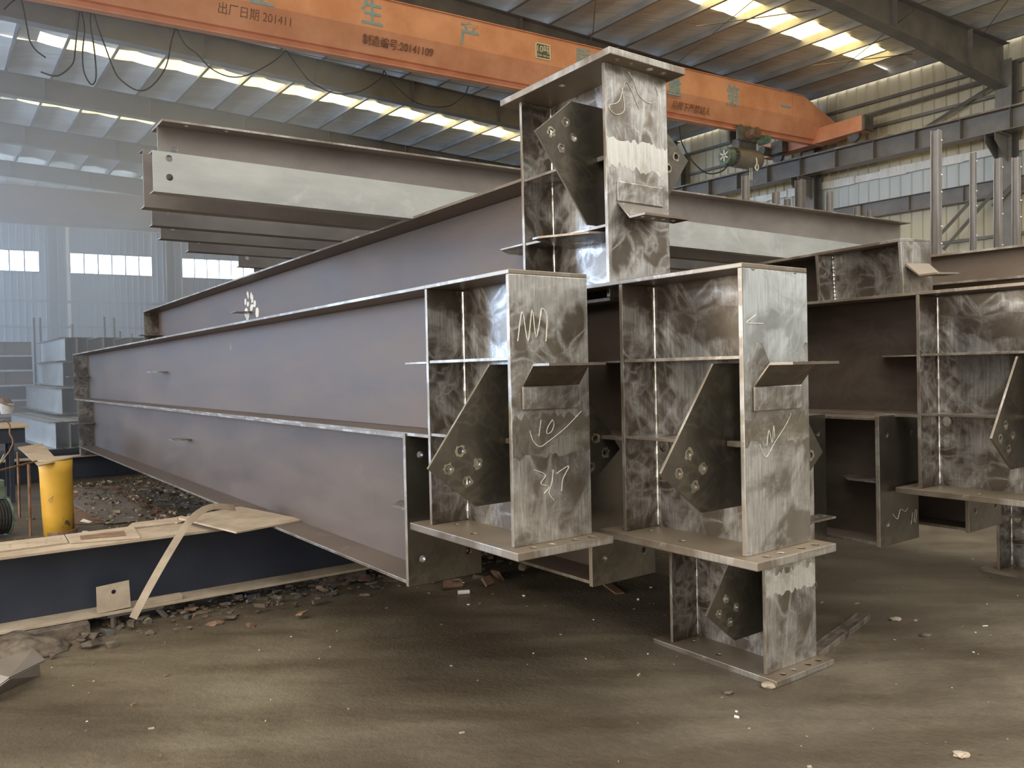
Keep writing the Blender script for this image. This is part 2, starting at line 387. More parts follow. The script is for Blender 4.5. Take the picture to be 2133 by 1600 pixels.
for i, U in enumerate(RAFT):
    root = empty('roof_rafter', W(20, SK(U, 20), roofz(20) - .3))
    tag(root, 'grey tapered steel roof rafter ' + RL[i], 'rafter')
    root_inv = Matrix.Translation(-root.location)
    dep = lambda v: .68 + .45 * max(0, (abs(v) - 14) / 6.5) ** 1.5
    for nm, a, b, hw in (('rafter_flange', lambda v: roofz(v) - .016, lambda v: roofz(v), .16),
                         ('rafter_web', lambda v: roofz(v) - dep(v), lambda v: roofz(v) - .016, .006),
                         ('rafter_flange', lambda v: roofz(v) - dep(v) - .016, lambda v: roofz(v) - dep(v), .16)):
        bm = bmesh.new()
        for v0, v1 in ((20.6, 17), (17, 14), (14, -.5), (-.5, -14), (-14, -22)): lenT(bm, U, v0, v1, a, b, hw)
        if nm == 'rafter_web':
            for vv in range(-20, 20, 3):
                lenT(bm, U, vv, vv + .012, a, b, .13)
        bmesh.ops.transform(bm, matrix=root_inv, verts=bm.verts)
        link(nm, bm, 'beamg', root)
# right wall (cladding with ribs)
def ribbed(bm, p0, d, L, z0, z1, nrm, pitch=.33, dp=.045):
    n = int(L / pitch); x = 0; pr = []
    for i in range(n):
        x = i * pitch
        for dx, dd in ((0, 0), (pitch * .72, 0), (pitch * .80, dp), (pitch * .90, dp), (pitch * .98, 0)): pr.append((x + dx, dd))
    lo = [bm.verts.new(p0 + d * a + nrm * b + Vector((0, 0, z0))) for a, b in pr]
    hi = [bm.verts.new(p0 + d * a + nrm * b + Vector((0, 0, z1))) for a, b in pr]
    for i in range(len(lo) - 1): bm.faces.new((lo[i], lo[i + 1], hi[i + 1], hi[i]))
bm = bmesh.new(); ribbed(bm, W(21.1, -6, 0), UH, 50, 0, 6.45, -VH); ribbed(bm, W(21.1, -6, 0), UH, 50, 7.5, 10.32, -VH)
wr = link('wall_right', bm, 'clad'); tag(wr, kind='structure')
bm = bmesh.new(); ribbed(bm, W(21.12, -6, 0), UH, 50, 6.4, 7.55, -VH); o = link('wall_band', bm, 'band', wr)
bm = bmesh.new(); ribbed(bm, W(-22.3, -6, 0), UH, 50, 0, 10.1, VH); tag(link('wall_left', bm, 'cladw'), kind='structure')
# far wall with openings for windows
bm = bmesh.new()
fp = lambda v: W(v, SK(42.6, v) , 0)
wins = [(-1.25, 2.65), (4.0, 7.9), (9.4, 13.3), (14.8, 18.7), (-6.7, -2.8), (-12.1, -8.2), (-17.5, -13.6)]
segs = sorted(wins); cur = -22.3; WZ0, WZ1 = 6.93, 8.0
for v0, v1 in segs + [(21.1, 21.1)]:
    ribbed(bm, fp(cur), TD, (v0 - cur) * 1.004, 0, 10.9, -TN, .3)
    if v1 > v0:
        ribbed(bm, fp(v0), TD, (v1 - v0) * 1.004, 0, WZ0, -TN, .3); ribbed(bm, fp(v0), TD, (v1 - v0) * 1.004, WZ1, 10.9, -TN, .3)
    cur = v1
tag(link('wall_far', bm, 'cladw'), kind='structure')
for k, (v0, v1) in enumerate(wins):
    bm = bmesh.new(); d = (v1 - v0) / 6
    for j in range(6):
        a = fp(v0 + j * d + .03) + TN * .02; b = fp(v0 + (j + 1) * d - .03) + TN * .02
        bm.faces.new([bm.verts.new(p) for p in (a + Vector((0, 0, WZ0 + .03)), b + Vector((0, 0, WZ0 + .03)), b + Vector((0, 0, WZ1 - .03)), a + Vector((0, 0, WZ1 - .03)))])
    w = link('window_%d' % (len(SKYU) + 1 + k), bm, 'win'); tag(w, kind='structure')
    bm = bmesh.new()
    for j in range(7):
        p = fp(v0 + j * d); tube(bm, [p + Vector((0, 0, WZ0)), p + Vector((0, 0, WZ1))], .03, 4)
    for z in (WZ0, WZ1): tube(bm, [fp(v0) + Vector((0, 0, z)), fp(v1) + Vector((0, 0, z))], .035, 4)
    link('window_frame', bm, 'beamg', w)
for k, z in enumerate((4.15, 5.45)):
    bm = bmesh.new(); a = fp(-22) - TN * .12; b = fp(21) - TN * .12
    tube(bm, [a + Vector((0, 0, z)), b + Vector((0, 0, z))], .07, 4); tag(link('trim_%d' % (k + 1), bm, 'purl'), kind='structure')
def hcol(name, v, u, z1, w, h, label, group=None, mat='beamg', alongT=False, z0=0):
    root = empty(name, W(v, u, z0), (0, 0, UA - (math.radians(5.35) if alongT else 0)))
    tag(root, label, 'column', group)
    B1('column_flange', mat, root, -h / 2, -h / 2 + .014, -w / 2, w / 2, 0, z1 - z0); B1('column_flange', mat, root, h / 2 - .014, h / 2, -w / 2, w / 2, 0, z1 - z0)
    B1('column_web', mat, root, -h / 2, h / 2, -.006, .006, 0, z1 - z0)
    return root
for i, v in enumerate((3.2, 8.7, 14.1, -2.2, -7.5, -13)):
    hcol('end_wall_column', v, SK(42.2, v), 10.2, .45, .4,
         ['grey H column on the far end wall, left of the middle window', 'grey H column on the far end wall, right of the middle window'][i] if i < 2 else 'grey H column on the far end wall beyond the windows in view',
         'end wall columns' if i > 1 else None, alongT=True)
# right wall girts
gl = ['high on the right wall under the eave', 'just above the crane runway on the right wall', 'at the level of the crane runway on the right wall', 'low on the right wall behind the rack posts', 'near the floor of the right wall']
for k, z in enumerate((9.62, 8.87, 8.3, 5.15, 3.6)):
    bm = bmesh.new(); M = Matrix.Translation(W(21.02, -6, z)) @ Matrix.Rotation(UA, 4, 'Z'); box(bm, -.1, 0, 0, 50, -.04, .04, M)
    tag(link('wall_girt', bm, 'beamg'), 'thin grey horizontal girt ' + gl[k], 'girt')
bm = bmesh.new(); M = Matrix.Translation(W(21.05, -6, 7.42)) @ Matrix.Rotation(UA, 4, 'Z')
for i in range(60): box(bm, -.10 + .02 * (i % 3), 0, i * .8, i * .8 + .8, -.1 - .02 * (i % 2), .1 + .015 * (i % 4), M)
o = link('insulation_roll', bm, 'foil'); tag(o, 'crumpled silver foil band along the top of the pale wall band', 'insulation band')
# runway beams
def runway(name, v, z0, z1, w, label, st, cat='beam'):
    root = empty(name, W(v, -6, z0), (0, 0, UA)); tag(root, label, cat)
    h = z1 - z0
    B1('beam_flange', 'flange', root, -w / 2, w / 2, 0, 50, 0, .018); B1('beam_flange', 'flange', root, -w / 2, w / 2, 0, 50, h - .018, h)
    B1('beam_web', 'beamg', root, -.006, .006, 0, 50, .018, h - .018)
    bm = bmesh.new()
    for i in range(int(50 / st)): box(bm, -w / 2 + .01, w / 2 - .01, i * st, i * st + .012, .018, h - .018)
    link('web_stiffener', bm, 'beamg', root)
    return root
rw = runway('runway_beam', 20.1, 7.64, 8.2, .4, 'grey crane runway beam with web stiffeners along the right wall', 1.2)
B1('crane_rail', 'edge', rw, -.03, .03, 0, 50, .56, .64)
runway('wall_tie_beam', 20.85, 6.16, 6.61, .25, 'grey stiffened beam on the right wall below the pale band', 1.5)
lr = runway('runway_beam', -21.2, 7.64, 8.2, .4, 'grey crane runway beam along the far left wall', 1.2)
for i, U in enumerate(RAFT[1:]):
    u = U - .1
    c = hcol('wall_column', 20.72, u, 9.6 if i else 9.6, .4, .42, ['grey steel wall column at the right edge of the picture', 'grey steel wall column behind the hanging hoist',
        'grey steel wall column hidden far down the right wall'][min(i, 2)], 'far wall columns' if i > 1 else None)
    bm = bmesh.new()
    for x in (-.12, .12): plate(bm, [(-.2, 7.62), (-.95, 7.62), (-.95, 7.42), (-.2, 6.95)], .014, MXZ(x))
    box(bm, -.98, -.2, -.2, .2, 7.60, 7.63)
    link('corbel', bm, 'beamg', c)
# wall bracing
def bar(name, pts, r, mat, label, cat, group=None, n=4):
    bm = bmesh.new(); tube(bm, pts, r, n); o = link(name, bm, mat); tag(o, label, cat, group); return o
bar('wall_strut', [W(20.8, 6.3, 9.32), W(20.8, 12.3, 9.16)], .06, 'beamg', 'grey horizontal pipe strut high on the right wall, near bay', 'strut')
bar('wall_strut', [W(20.8, 6.3, 9.28), W(20.8, 8.9, 8.3)], .05, 'beamg', 'grey diagonal brace meeting the high strut at the right edge', 'brace')
bar('wall_strut', [W(20.8, 10.3, 9.1), W(20.8, 10.3, 8.3)], .04, 'beamg', 'short upright post under the high strut beside the crane end', 'post')
for k, (a, b) in enumerate((((1930, 520), (2035, 405)), ((1965, 520), (2075, 395)))):
    bar('diagonal_brace', [onV(*a, 20.4), onV(*b, 20.4)], .05, 'beamg', ['left member', 'right member'][k] + ' of the laced diagonal brace behind the rack posts', 'brace')
bar('diagonal_brace', [onV(2068, 430, 20.4), onV(2110, 385, 20.4)], .06, 'beamg', 'short diagonal brace below the corbel at the right edge', 'brace')
# thin roof bracing rods
for k, (a, b, za) in enumerate((((1400, 140), (1570, 0), 9.9), ((1450, 55), (1700, 20), 9.9), ((1750, 145), (1905, 20), 9.7), ((1690, 137), (1900, 112), 9.7), ((2045, 75), (2100, 0), 9.6))):
    bar('bracing_rod', [onZ(*a, za), onZ(*b, za)], .012, 'drk', 'thin steel tension rod crossing under the roof right of the crane', 'rod', 'roof tension rods')

# ================================================================ CRANES
def text_mesh(s, size, mat, name, parent, M, ext=.004):
    cu = bpy.data.curves.new('t', 'FONT'); cu.body = s; cu.size = size; cu.extrude = ext; cu.align_x = 'CENTER'; cu.align_y = 'CENTER'; cu.offset = size * .012 if size > .25 else 0
    to = bpy.data.objects.new('t', cu); COL.objects.link(to)
    dg = bpy.context.evaluated_depsgraph_get(); dg.update()
    me = bpy.data.meshes.new_from_object(to.evaluated_get(dg)); bpy.data.objects.remove(to)
    me.transform(M); me.materials.clear(); me.materials.append(MT[mat])
    o = bpy.data.objects.new(name, me); COL.objects.link(o); o.parent = parent; return o
def crane(u0, label, detailed=True, vend=20.0, z0=8.45, mt='orange', zt=1.27):
    """local x along the girder (towards the right wall), y across, z up; origin below the right-hand end"""
    root = empty('overhead_crane', W(vend, SK(u0, vend), z0), (0, 0, UA - math.radians(5.35) ))
    tag(root, label, 'crane')
    L = 40.5
    # box girder: upright web above, slanting lower plates down to the hoist rail; tapered end
    def sec(x, top, zb=.62, yo=.30, lo=.10, zl=.14):
        return [(x, -yo, top), (x, -yo, min(zb, top - .02)), (x, -lo, zl), (x, lo, zl), (x, yo, min(zb, top - .02)), (x, yo, top)]
    bm = bmesh.new(); rs = []
    for s in (sec(-L, zt), sec(-1.6, zt), sec(-.9, zt), sec(.75, .60, .30, .28, .12, .14)):
        rs.append([bm.verts.new(p) for p in s])
    for a, b in zip(rs, rs[1:]):
        for i in range(6): bm.faces.new((a[i], a[(i + 1) % 6], b[(i + 1) % 6], b[i]))
    bm.faces.new(rs[0]); bm.faces.new(rs[-1])
    link('box_girder', bm, mt, root, .006)
    B1('girder_top_plate', mt, root, -L, -1.0, -.34, .34, zt, zt + .015)
    B1('hoist_rail', mt, root, (-L, .2, -.09, .09, 0, .018), (-L, .2, -.012, .012, .018, .15), bevel=.002)
    if detailed:
        for x in (-1.52, -1.36):
            bm = bmesh.new(); box(bm, x, x + .03, -.315, .0, .60, zt); link('girder_seam_strap', bm, mt, root)
    # end truck along the runway
    B1('end_truck', mt, root, -.22, .22, -1.7, 1.9, .02, .46, bevel=.01)
    B1('truck_end_cap', 'drk', root, -.2, .2, -1.78, -1.7, .03, .45); B1('truck_end_cap', 'drk', root, -.2, .2, 1.9, 1.98, .03, .45)
    for y in (-1.3, 1.5):
        bm = bmesh.new(); bmesh.ops.create_cone(bm, cap_ends=True, segments=20, radius1=.2, radius2=.2, depth=.1, matrix=Matrix.Translation((.0, y, .0)) @ Matrix.Rotation(PI / 2, 4, 'Y'))
        link('truck_wheel', bm, 'drk', root)
    bm = bmesh.new(); box(bm, -.5, -.23, .9, 1.35, -.02, .36); bmesh.ops.create_cone(bm, cap_ends=True, segments=16, radius1=.14, radius2=.14, depth=.5, matrix=Matrix.Translation((-.5, 1.5, .12)) @ Matrix.Rotation(PI / 2, 4, 'Y'))
    link('travel_motor', bm, 'drk', root)
    return root
CR = crane(11.45, 'orange single-girder overhead crane carrying blue and dark painted writing')
MF = Matrix(((1, 0, 0, 0), (0, 0, -1, 0), (0, 1, 0, 0), (0, 0, 0, 1)))      # text xy -> crane xz, facing -y
Cinv = (Matrix.Translation(CR.location) @ Matrix.Rotation(CR.rotation_euler.z, 4, 'Z')).inverted()
def crane_x(px, py, yoff):
    n = TN; p0 = CR.location + (Matrix.Rotation(CR.rotation_euler.z, 3, 'Z') @ Vector((0, yoff, 0)))
    return Cinv @ ray_plane(px, py, p0, n)
def letter(s, px, py, size, mat, yoff=-.306, tilt=0, nm='painted_character'):
    q = crane_x(px, py, yoff)
    return text_mesh(s, size, mat, nm, CR, Matrix.Translation((q.x, yoff, q.z)) @ Matrix.Rotation(tilt, 4, 'X') @ MF @ Matrix.Diagonal((1, 1.15, 1, 1)))
for s, x, y in (('安', 300, -60), ('全', 545, -14), ('生', 775, 30), ('产', 978, 75), ('质', 1215, 128), ('量', 1405, 181), ('第', 1527, 203)):
    letter(s, x, y, .52, 'bluept')
letter('一', 1638, 226, .5, 'bluept')
SL = math.atan2(.2, .48)
for s, x, y, sz in (('出厂日期 201411', 533, 33, .20), ('制造编号:20141109', 830, 97, .20), ('吊臂下严禁站人', 1126, 152, .20), ('吊臂下严禁站人', 1440, 227, .20)):
    letter(s, x, y, sz, 'blkpt', -.215, SL, 'stencilled_text')
q = crane_x(1131, 107, -.306)
B1('rating_plate', 'drk', CR, q.x - .2, q.x + .2, -.312, -.301, q.z - .18, q.z + .17)
rp = CR.children[-1]
bm = bmesh.new()
for a in ((q.x - .21, q.x - .185), (q.x + .185, q.x + .21)): box(bm, a[0], a[1], -.318, -.303, q.z - .19, q.z + .18)
for a in ((q.z - .19, q.z - .165), (q.z + .155, q.z + .18)): box(bm, q.x - .21, q.x + .21, -.318, -.303, a[0], a[1])
link('plate_border', bm, 'cream', rp)
text_mesh('10吨', .2, 'cream', 'plate_text', rp, Matrix.Translation((q.x, -.314, q.z + .04)) @ MF)
text_mesh('安全第一预防为主', .045, 'cream', 'plate_text', rp, Matrix.Translation((q.x, -.314, q.z - .11)) @ MF)
c2 = crane(36.4, 'second overhead crane girder far off in the haze at the left', False, z0=8.35, mt='oldor', zt=1.6)
# hoist
HX = crane_x(1550, 300, 0)
hr = empty('electric_hoist', Cinv.inverted() @ Vector((HX.x, 0, -.75)), (0, 0, CR.rotation_euler.z))
tag(hr, 'grey and green electric wire-rope hoist hanging under the orange crane', 'hoist')
def cyl(bm, p, q, r, n=24, r2=None):
    tube(bm, [p, q], [r, r if r2 is None else r2], n)
bm = bmesh.new(); tube(bm, [(-.42, 0, 0), (.45, 0, 0), (.55, 0, 0), (.62, 0, 0)], [.28, .28, .25, .12], 24); link('hoist_drum_body', bm, 'mid', hr, smooth=False)
bm = bmesh.new(); cyl(bm, (-.56, 0, 0), (-.42, 0, 0), .24)
for i in range(16):
    a = i * PI / 8; box(bm, -.55, -.43, -.01, .01, .22, .27, Matrix.Rotation(a, 4, 'X'))
link('cooling_fins', bm, 'drk', hr)
bm = bmesh.new(); cyl(bm, (-.78, 0, 0), (-.56, 0, 0), .24); link('motor_housing', bm, 'green', hr)
bm = bmesh.new()
cyl(bm, (-.785, 0, 0), (-.78, 0, 0), .17); link('fan_guard', bm, 'drk', hr); fg = hr.children[-1]
bm = bmesh.new()
for i in range(6): box(bm, -.80, -.785, -.018, .018, .03, .16, Matrix.Rotation(i * PI / 3, 4, 'X'))
link('fan_blade', bm, 'cream', fg)
bm = bmesh.new(); box(bm, -.35, .35, -.14, .14, .24, .52); box(bm, -.45, .4, -.2, -.12, .45, .86); box(bm, -.45, .4, .12, .2, .45, .86)
link('trolley_frame', bm, 'drk', hr, .01)
for x in (-.3, .05, .32):
    for y in (-.13, .13):
        bm = bmesh.new(); cyl(bm, (x, y - .045, .82), (x, y + .045, .82), .075, 16); link('trolley_wheel', bm, 'rust', hr)
bm = bmesh.new(); cyl(bm, (-.05, -.55, .62), (-.05, -.2, .62), .14, 18); cyl(bm, (-.05, -.57, .62), (-.05, -.55, .62), .08, 18); link('trolley_motor', bm, 'rust', hr)
bm = bmesh.new(); cyl(bm, (.42, -.5, .5), (.42, -.2, .5), .13, 18); cyl(bm, (.42, -.52, .5), (.42, -.5, .5), .075, 18); link('brake_motor', bm, 'green', hr)
bm = bmesh.new()
tube(bm, [(.12, -.1, -.2), (.12, -.1, -.6)], .012, 6); tube(bm, [(.2, -.1, -.2), (.2, -.1, -.6)], .012, 6)
tube(bm, smooth_path([(.16, -.3, -.02), (.16, -.32, -.18), (.10, -.32, -.3), (.16, -.32, -.38), (.22, -.32, -.3), (.2, -.32, -.2)]), .02, 8)
link('hook_and_rope', bm, 'cream', hr)
bm = bmesh.new()
for x in (-.05, .0, .28): tube(bm, [(x, -.1, -.2), (x, -.1, -2.0)], .006, 5)
link('pendant_cord', bm, 'drk', hr)
bm = bmesh.new(); box(bm, .24, .33, -.14, -.06, -2.25, -2.0); link('pendant_control', bm, 'cream', hr)
bm = bmesh.new(); tube(bm, smooth_path([(-.6, 0, -.2), (-.8, .1, -.42), (-1.25, .2, -.5), (-1.7, .3, -.2), (-2.0, .4, .3), (-2.1, .4, .75)]), .02, 6); link('power_cable', bm, 'cable', hr)
# festoon cables hanging from their wire behind the crane
FS = [([(8, 20), (30, 0), (44, 0), (57, 62), (62, 85), (75, 105), (95, 120)], 'cable hanging in a loop at the top left corner'),
      ([(165, 25), (160, 70), (156, 110), (150, 135), (120, 158), (85, 150)], 'left cable of the pair drooping from the rafter top'),
      ([(168, 18), (176, 60), (172, 110), (175, 150), (190, 176), (200, 160), (196, 100), (188, 50), (190, 15)], 'narrow long loop of black cable below the crane, left part'),
      ([(192, 15), (205, 60), (222, 105), (235, 140), (250, 165), (285, 188), (315, 180), (345, 140), (357, 85), (366, 57)], 'black cable swag between the narrow loop and the first clip'),
      ([(366, 57), (385, 92), (410, 112), (440, 143), (480, 160), (520, 155), (570, 128), (596, 105)], 'black cable swag between the first and second clip'),
      ([(596, 105), (625, 145), (650, 172), (700, 195), (750, 190), (790, 165), (800, 147)], 'black cable swag between the second and third clip'),
      ([(800, 147), (820, 175), (870, 215), (930, 222), (965, 200), (976, 180)], 'black cable swag between the third and fourth clip')]
for pts, lb in FS:
    bm = bmesh.new(); tube(bm, smooth_path([onT(x, y, 11.75 + .35) for x, y in pts], 5), .014, 5)
    tag(link('festoon_cable', bm, 'cable', smooth=True), lb, 'cable')
bar('festoon_wire', [onT(-60, -20, 12.1), onT(1100, 203, 12.1)], .006, 'drk', 'thin straight wire carrying the cable loops below the crane', 'wire')
bar('hanging_cord', [onT(1240, 0, 9.0), onT(1236, 60, 9.0), onT(1228, 95, 9.0)], .01, 'cable', 'black cord dangling from the roof above the crane writing plate', 'cord')

# ================================================================ FABRICATED BEAMS
HC = 1.30
def stroke(parent, pts, y, r=.0017, mat='chalk', name='chalk_mark'):
    bm = bmesh.new(); tube(bm, smooth_path([(a, y, b) for a, b in pts], 5), r, 5); return link(name, bm, mat, parent)
def frame_beam(label, v, u, z, L, flip=False, web='web', face='face', band=None, pitch=-.012, yaw=0.0, hc=HC, gz=.49, base=True, kite=True, lug=True, marks=True, mid=.89, group=None, w=.49, depth=.79, roll=0, hwz=None):
    """a girder whose end carries a short H column: local x across, y away along the girder, z up"""
    root = empty('steel_frame_beam', W(v, u, z), ((pitch, PI + roll, UA + yaw) if flip else (pitch, roll, UA + yaw)))
    tag(root, label, 'steel beam', group)
    hw = w / 2; tf = .024; D = depth
    fh = [] if not kite else []
    P1('column_flange', [face, 'edge'], root, rect(-hw, hw, 0, hc), tf, MXZ(0), bevel=.003)
    P1('column_flange', ['stub', 'edge'], root, rect(-hw, hw, 0, hc - .0), tf, MXZ(D - tf), bevel=.003)
    P1('column_web', ['stub', 'edge'], root, rect(tf, D - tf, 0, hc - .0), .014, MYZ(-.007), holes=[circ(D - tf - .05, gz - .05, .035)] if base else [])
    for sx in (-1, 1):
        for yy in (tf + .006, D - tf - .006):
            bm = bmesh.new(); tube(bm, [(sx * .012, yy, .01 + i * (hc - .02) / 30) for i in range(31)], [.007 + .002 * math.sin(i * 2.3) for i in range(31)], 6); link('weld_bead', bm, 'weld', root)
    P1('top_flange', ['flange', 'edge'], root, rect(-hw, hw, 0, D), .022, MXY(hc), bevel=.003)
    for sx in (-1, 1):
        for zz in ((gz, mid) if hc > 1 else (mid,)):
            if zz >= hc: continue
            x0, x1 = sorted((sx * .008, sx * (hw - .006)))
            P1('stiffener', ['stub', 'edge'], root, rect(x0, x1, tf + .001 if not (kite and zz == gz) else .19, D - tf - .001), .016, MXY(zz), bevel=.002)
        if kite:
            k = [(0.008, .873), (.25, .873), (.61, .395), (.35, .19), (.008, .19)]
            hs = [circ(.50, .385, .018), circ(.43, .465, .018), circ(.335, .395, .018), circ(.395, .315, .018)]
            if sx < 0: k = [(-a, b) for a, b in k]; hs = [[(-a, b) for a, b in h] for h in hs]
            gp = P1('gusset_plate', ['gus', 'edge'], root, k, .014, MXZ(.165), holes=hs, bevel=.0015)
            rr = random.Random(int(abs(v * 97)) + sx); bm = bmesh.new()
            for h in hs:
                cx_ = sum(p[0] for p in h) / len(h); cz_ = sum(p[1] for p in h) / len(h); a_ = []; b_ = []
                for i in range(16):
                    t_ = 2 * PI * i / 16; r1 = .0265 * rr.uniform(.8, 1.3)
                    a_.append(bm.verts.new((cx_ + .0185 * math.cos(t_), .164, cz_ + .0185 * math.sin(t_)))); b_.append(bm.verts.new((cx_ + r1 * math.cos(t_), .164, cz_ + r1 * math.sin(t_))))
                for i in range(16): bm.faces.new((a_[i], a_[(i + 1) % 16], b_[(i + 1) % 16], b_[i]))
            link('ground_ring', bm, 'ring', gp)
            x0, x1 = sorted((sx * .008, sx * .17))
            P1('gusset_rib', ['stub', 'edge'], root, rect(x0, x1, tf + .001, .164), .03, MXY(gz - .01), bevel=.006)
    if base:
        hs = [circ(x, -.05, .020, 14) for x in (-.17, -.06, .09, .2)] + [circ(x, y, .019, 12) for x in (-.2, .2) for y in (.42, .84 - .02)] + [circ(-.13, .70, .016, 12)]
        P1('base_plate', ['base', 'edge'], root, rect(-.30, .30, -.10, .92), .04, MXY(-.04), holes=hs, bevel=.004)
    for z0b, z1b, mb in (band or ()):
        rr = random.Random(int(z * 50) + 3); nb = 26; bm = bmesh.new(); ra = []; rb_ = []
        for i in range(nb + 1):
            xx = -hw + .004 + (w - .008) * i / nb
            ra.append(bm.verts.new((xx, -.0007, z0b + rr.uniform(-.012, .02) + (.10 * math.sin(i * .31) if mb == 'silver' else 0)))); rb_.append(bm.verts.new((xx, -.0007, min(z1b + rr.uniform(-.035, .02), hc - .004))))
        for i in range(nb): bm.faces.new((ra[i], ra[i + 1], rb_[i + 1], rb_[i]))
        link('ground_band', bm, mb, root)
    # bent bracket on the outer face: welded pad, slanting web, drilled lip
    if lug:
        zb = .73 if hc > 1.35 else .65
        br = B1('bracket_pad', ['face', 'edge'], root, -.185, .175, -.014, 0, zb, zb + .115, bevel=.006, edge=1)
        bm = bmesh.new()
        zt = zb + .115; za = zt + .095
        pr = [(-.0, zt - .012), (-.09, za), (-.21, za), (-.21, za + .012), (-.094, za + .012), (-.0, zt + .006)]
        vs0 = [bm.verts.new((-.18, a, b)) for a, b in pr]; vs1 = [bm.verts.new((.17, a, b)) for a, b in pr]
        for i in range(6):
            f = bm.faces.new((vs0[i], vs0[(i + 1) % 6], vs1[(i + 1) % 6], vs1[i])); f.material_index = 1 if i == 2 else 0
        for vsx in (vs0, vs1):
            f = bm.faces.new(vsx); f.material_index = 1
        bo = link('bent_bracket', bm, ['stub', 'edge'], root)
        bm = bmesh.new()
        for xx in (-.11, -.03, .05, .13): bmesh.ops.create_cone(bm, cap_ends=True, segments=12, radius1=.011, radius2=.011, depth=.015, matrix=Matrix.Translation((xx, -.155, za + .006)))
        link('bolt_hole', bm, 'chalk' if flip else 'drk', bo)
    if L > D + .05:
        zb = gz; zt = hc
        P1('beam_web', [web, 'edge'], root, rect(D, L, zb + .01, zt), .012, MYZ(-.006))
        P1('beam_flange', ['flange', 'edge'], root, rect(-hw, hw, D, L), .020, MXY(zt + .001), bevel=.002)
        P1('beam_flange', ['flange', 'edge'], root, rect(-hw, hw, D, L), .020, MXY(zb - .012), bevel=.002)
        if hc > 1:
            for sx in (-1, 1):
                hs = [circ(D + .12, sx * .12, .011, 10), circ(D + .12, sx * .2, .011, 10), circ(D + .23, sx * .12, .011, 10), circ(D + .23, sx * .2, .011, 10)]
                pl = [(D, 0), (D, sx * hw), (D + .24, sx * hw), (D + .36, sx * .10), (D + .36, 0)]
                MS = Matrix(((0, 1, 0, 0), (1, 0, 0, 0), (0, 0, 1, mid), (0, 0, 0, 1)))
                P1('lug_plate', ['stub', 'edge'], root, pl, .010, MS, holes=hs)
        if L > 9:
            for sx in (-1, 1):
                P1('end_stiffener', ['stub', 'edge'], root, rect(*sorted((sx * .008, sx * hw)), zb + .01, zt), .014, MXZ(L - .03))
                MS = Matrix(((0, 1, 0, 0), (1, 0, 0, 0), (0, 0, 1, (zb + zt) / 2), (0, 0, 0, 1)))
                P1('end_lug', ['stub', 'edge'], root, rect(*((L - .3, L + .03)), *sorted((sx * .008, sx * (hw + .12)))), .012, MS)
    return root
A = frame_beam('left upper frame beam, long web facing the camera, end face chalked 10 and a tick', .245, 0, 1.10, 13.84, band=((.42, .62, 'bandd'),))
B = frame_beam('middle upper frame beam whose end face juts out nearest the camera, a chalk tick below its bracket', .97, -.775, 1.09, 13.6, face='faceb', band=((.86, 1.32, 'silver'), (.50, .62, 'bandd')))
C = frame_beam('topmost frame beam, set upside down across the two upper beams under the crane', 1.09, .25, 3.634, 11.7, flip=True, pitch=.017, band=((.41, .57, 'bandb'),))
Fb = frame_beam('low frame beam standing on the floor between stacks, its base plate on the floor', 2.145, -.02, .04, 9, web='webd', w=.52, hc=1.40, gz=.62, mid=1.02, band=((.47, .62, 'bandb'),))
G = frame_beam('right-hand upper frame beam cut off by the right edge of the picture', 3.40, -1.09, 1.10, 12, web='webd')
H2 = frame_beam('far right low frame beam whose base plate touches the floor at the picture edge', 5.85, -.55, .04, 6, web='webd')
P1('drilled_lug', ['stub', 'edge'], C, [(.008, .05), (.16, .045), (.30, .10), (.45, .36), (.45, .42), (.008, .60)], .012, MXY(.925),
   holes=[circ(.33, .22, .011, 10), (circ(.27, .33, .011, 10)), circ(.36, .36, .011, 10)])
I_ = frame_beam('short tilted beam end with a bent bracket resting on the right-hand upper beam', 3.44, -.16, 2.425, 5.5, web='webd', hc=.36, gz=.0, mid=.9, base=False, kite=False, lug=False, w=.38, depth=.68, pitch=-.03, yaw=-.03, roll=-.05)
# inverted bracket of the tilted end
bm = bmesh.new(); pr = [(0, .21), (-.09, .12), (-.21, .12), (-.21, .108), (-.094, .108), (0, .19)]
a = [bm.verts.new((-.15, p, q)) for p, q in pr]; b = [bm.verts.new((.15, p, q)) for p, q in pr]
for i in range(6): bm.faces.new((a[i], a[(i + 1) % 6], b[(i + 1) % 6], b[i])).material_index = 1 if i in (2, ) else 0
bm.faces.new(a); bm.faces.new(b)
link('bent_bracket', bm, ['base', 'edge'], I_)
# chalk marks
stroke(A, [(-.07, .60), (-.085, .52)], -.002); stroke(A, [(.0, .595), (-.03, .56), (-.035, .53), (-.005, .54), (.01, .575), (0, .597)], -.002)
stroke(A, [(-.14, .55), (-.12, .50), (-.08, .47), (-.03, .49), (.08, .55), (.19, .63)], -.002)
stroke(A, [(-.12, .36), (-.05, .33), (-.08, .29), (-.03, .27), (-.06, .24)], -.002); stroke(A, [(.0, .35), (-.01, .29), (-.03, .24), (0, .2)], -.002)
stroke(A, [(.02, .33), (.10, .36), (.06, .3), (.05, .24)], -.002)
stroke(A, [(-.2, .98), (-.17, 1.12), (-.14, .98), (-.11, 1.13), (-.09, 1.0), (-.06, 1.1), (-.05, 1.14), (-.02, 1.1), (-.03, .98)], -.002, .0028)
stroke(B, [(-.09, .49), (-.07, .56), (-.05, .5), (-.035, .58), (-.03, .52)], -.002)
stroke(B, [(-.14, .5), (-.12, .46), (-.09, .44), (-.03, .5), (.06, .58), (.1, .63)], -.002)
stroke(B, [(-.22, 1.05), (-.1, 1.05)], -.002, .002); stroke(B, [(-.22, 1.055), (-.15, 1.09)], -.002, .002)
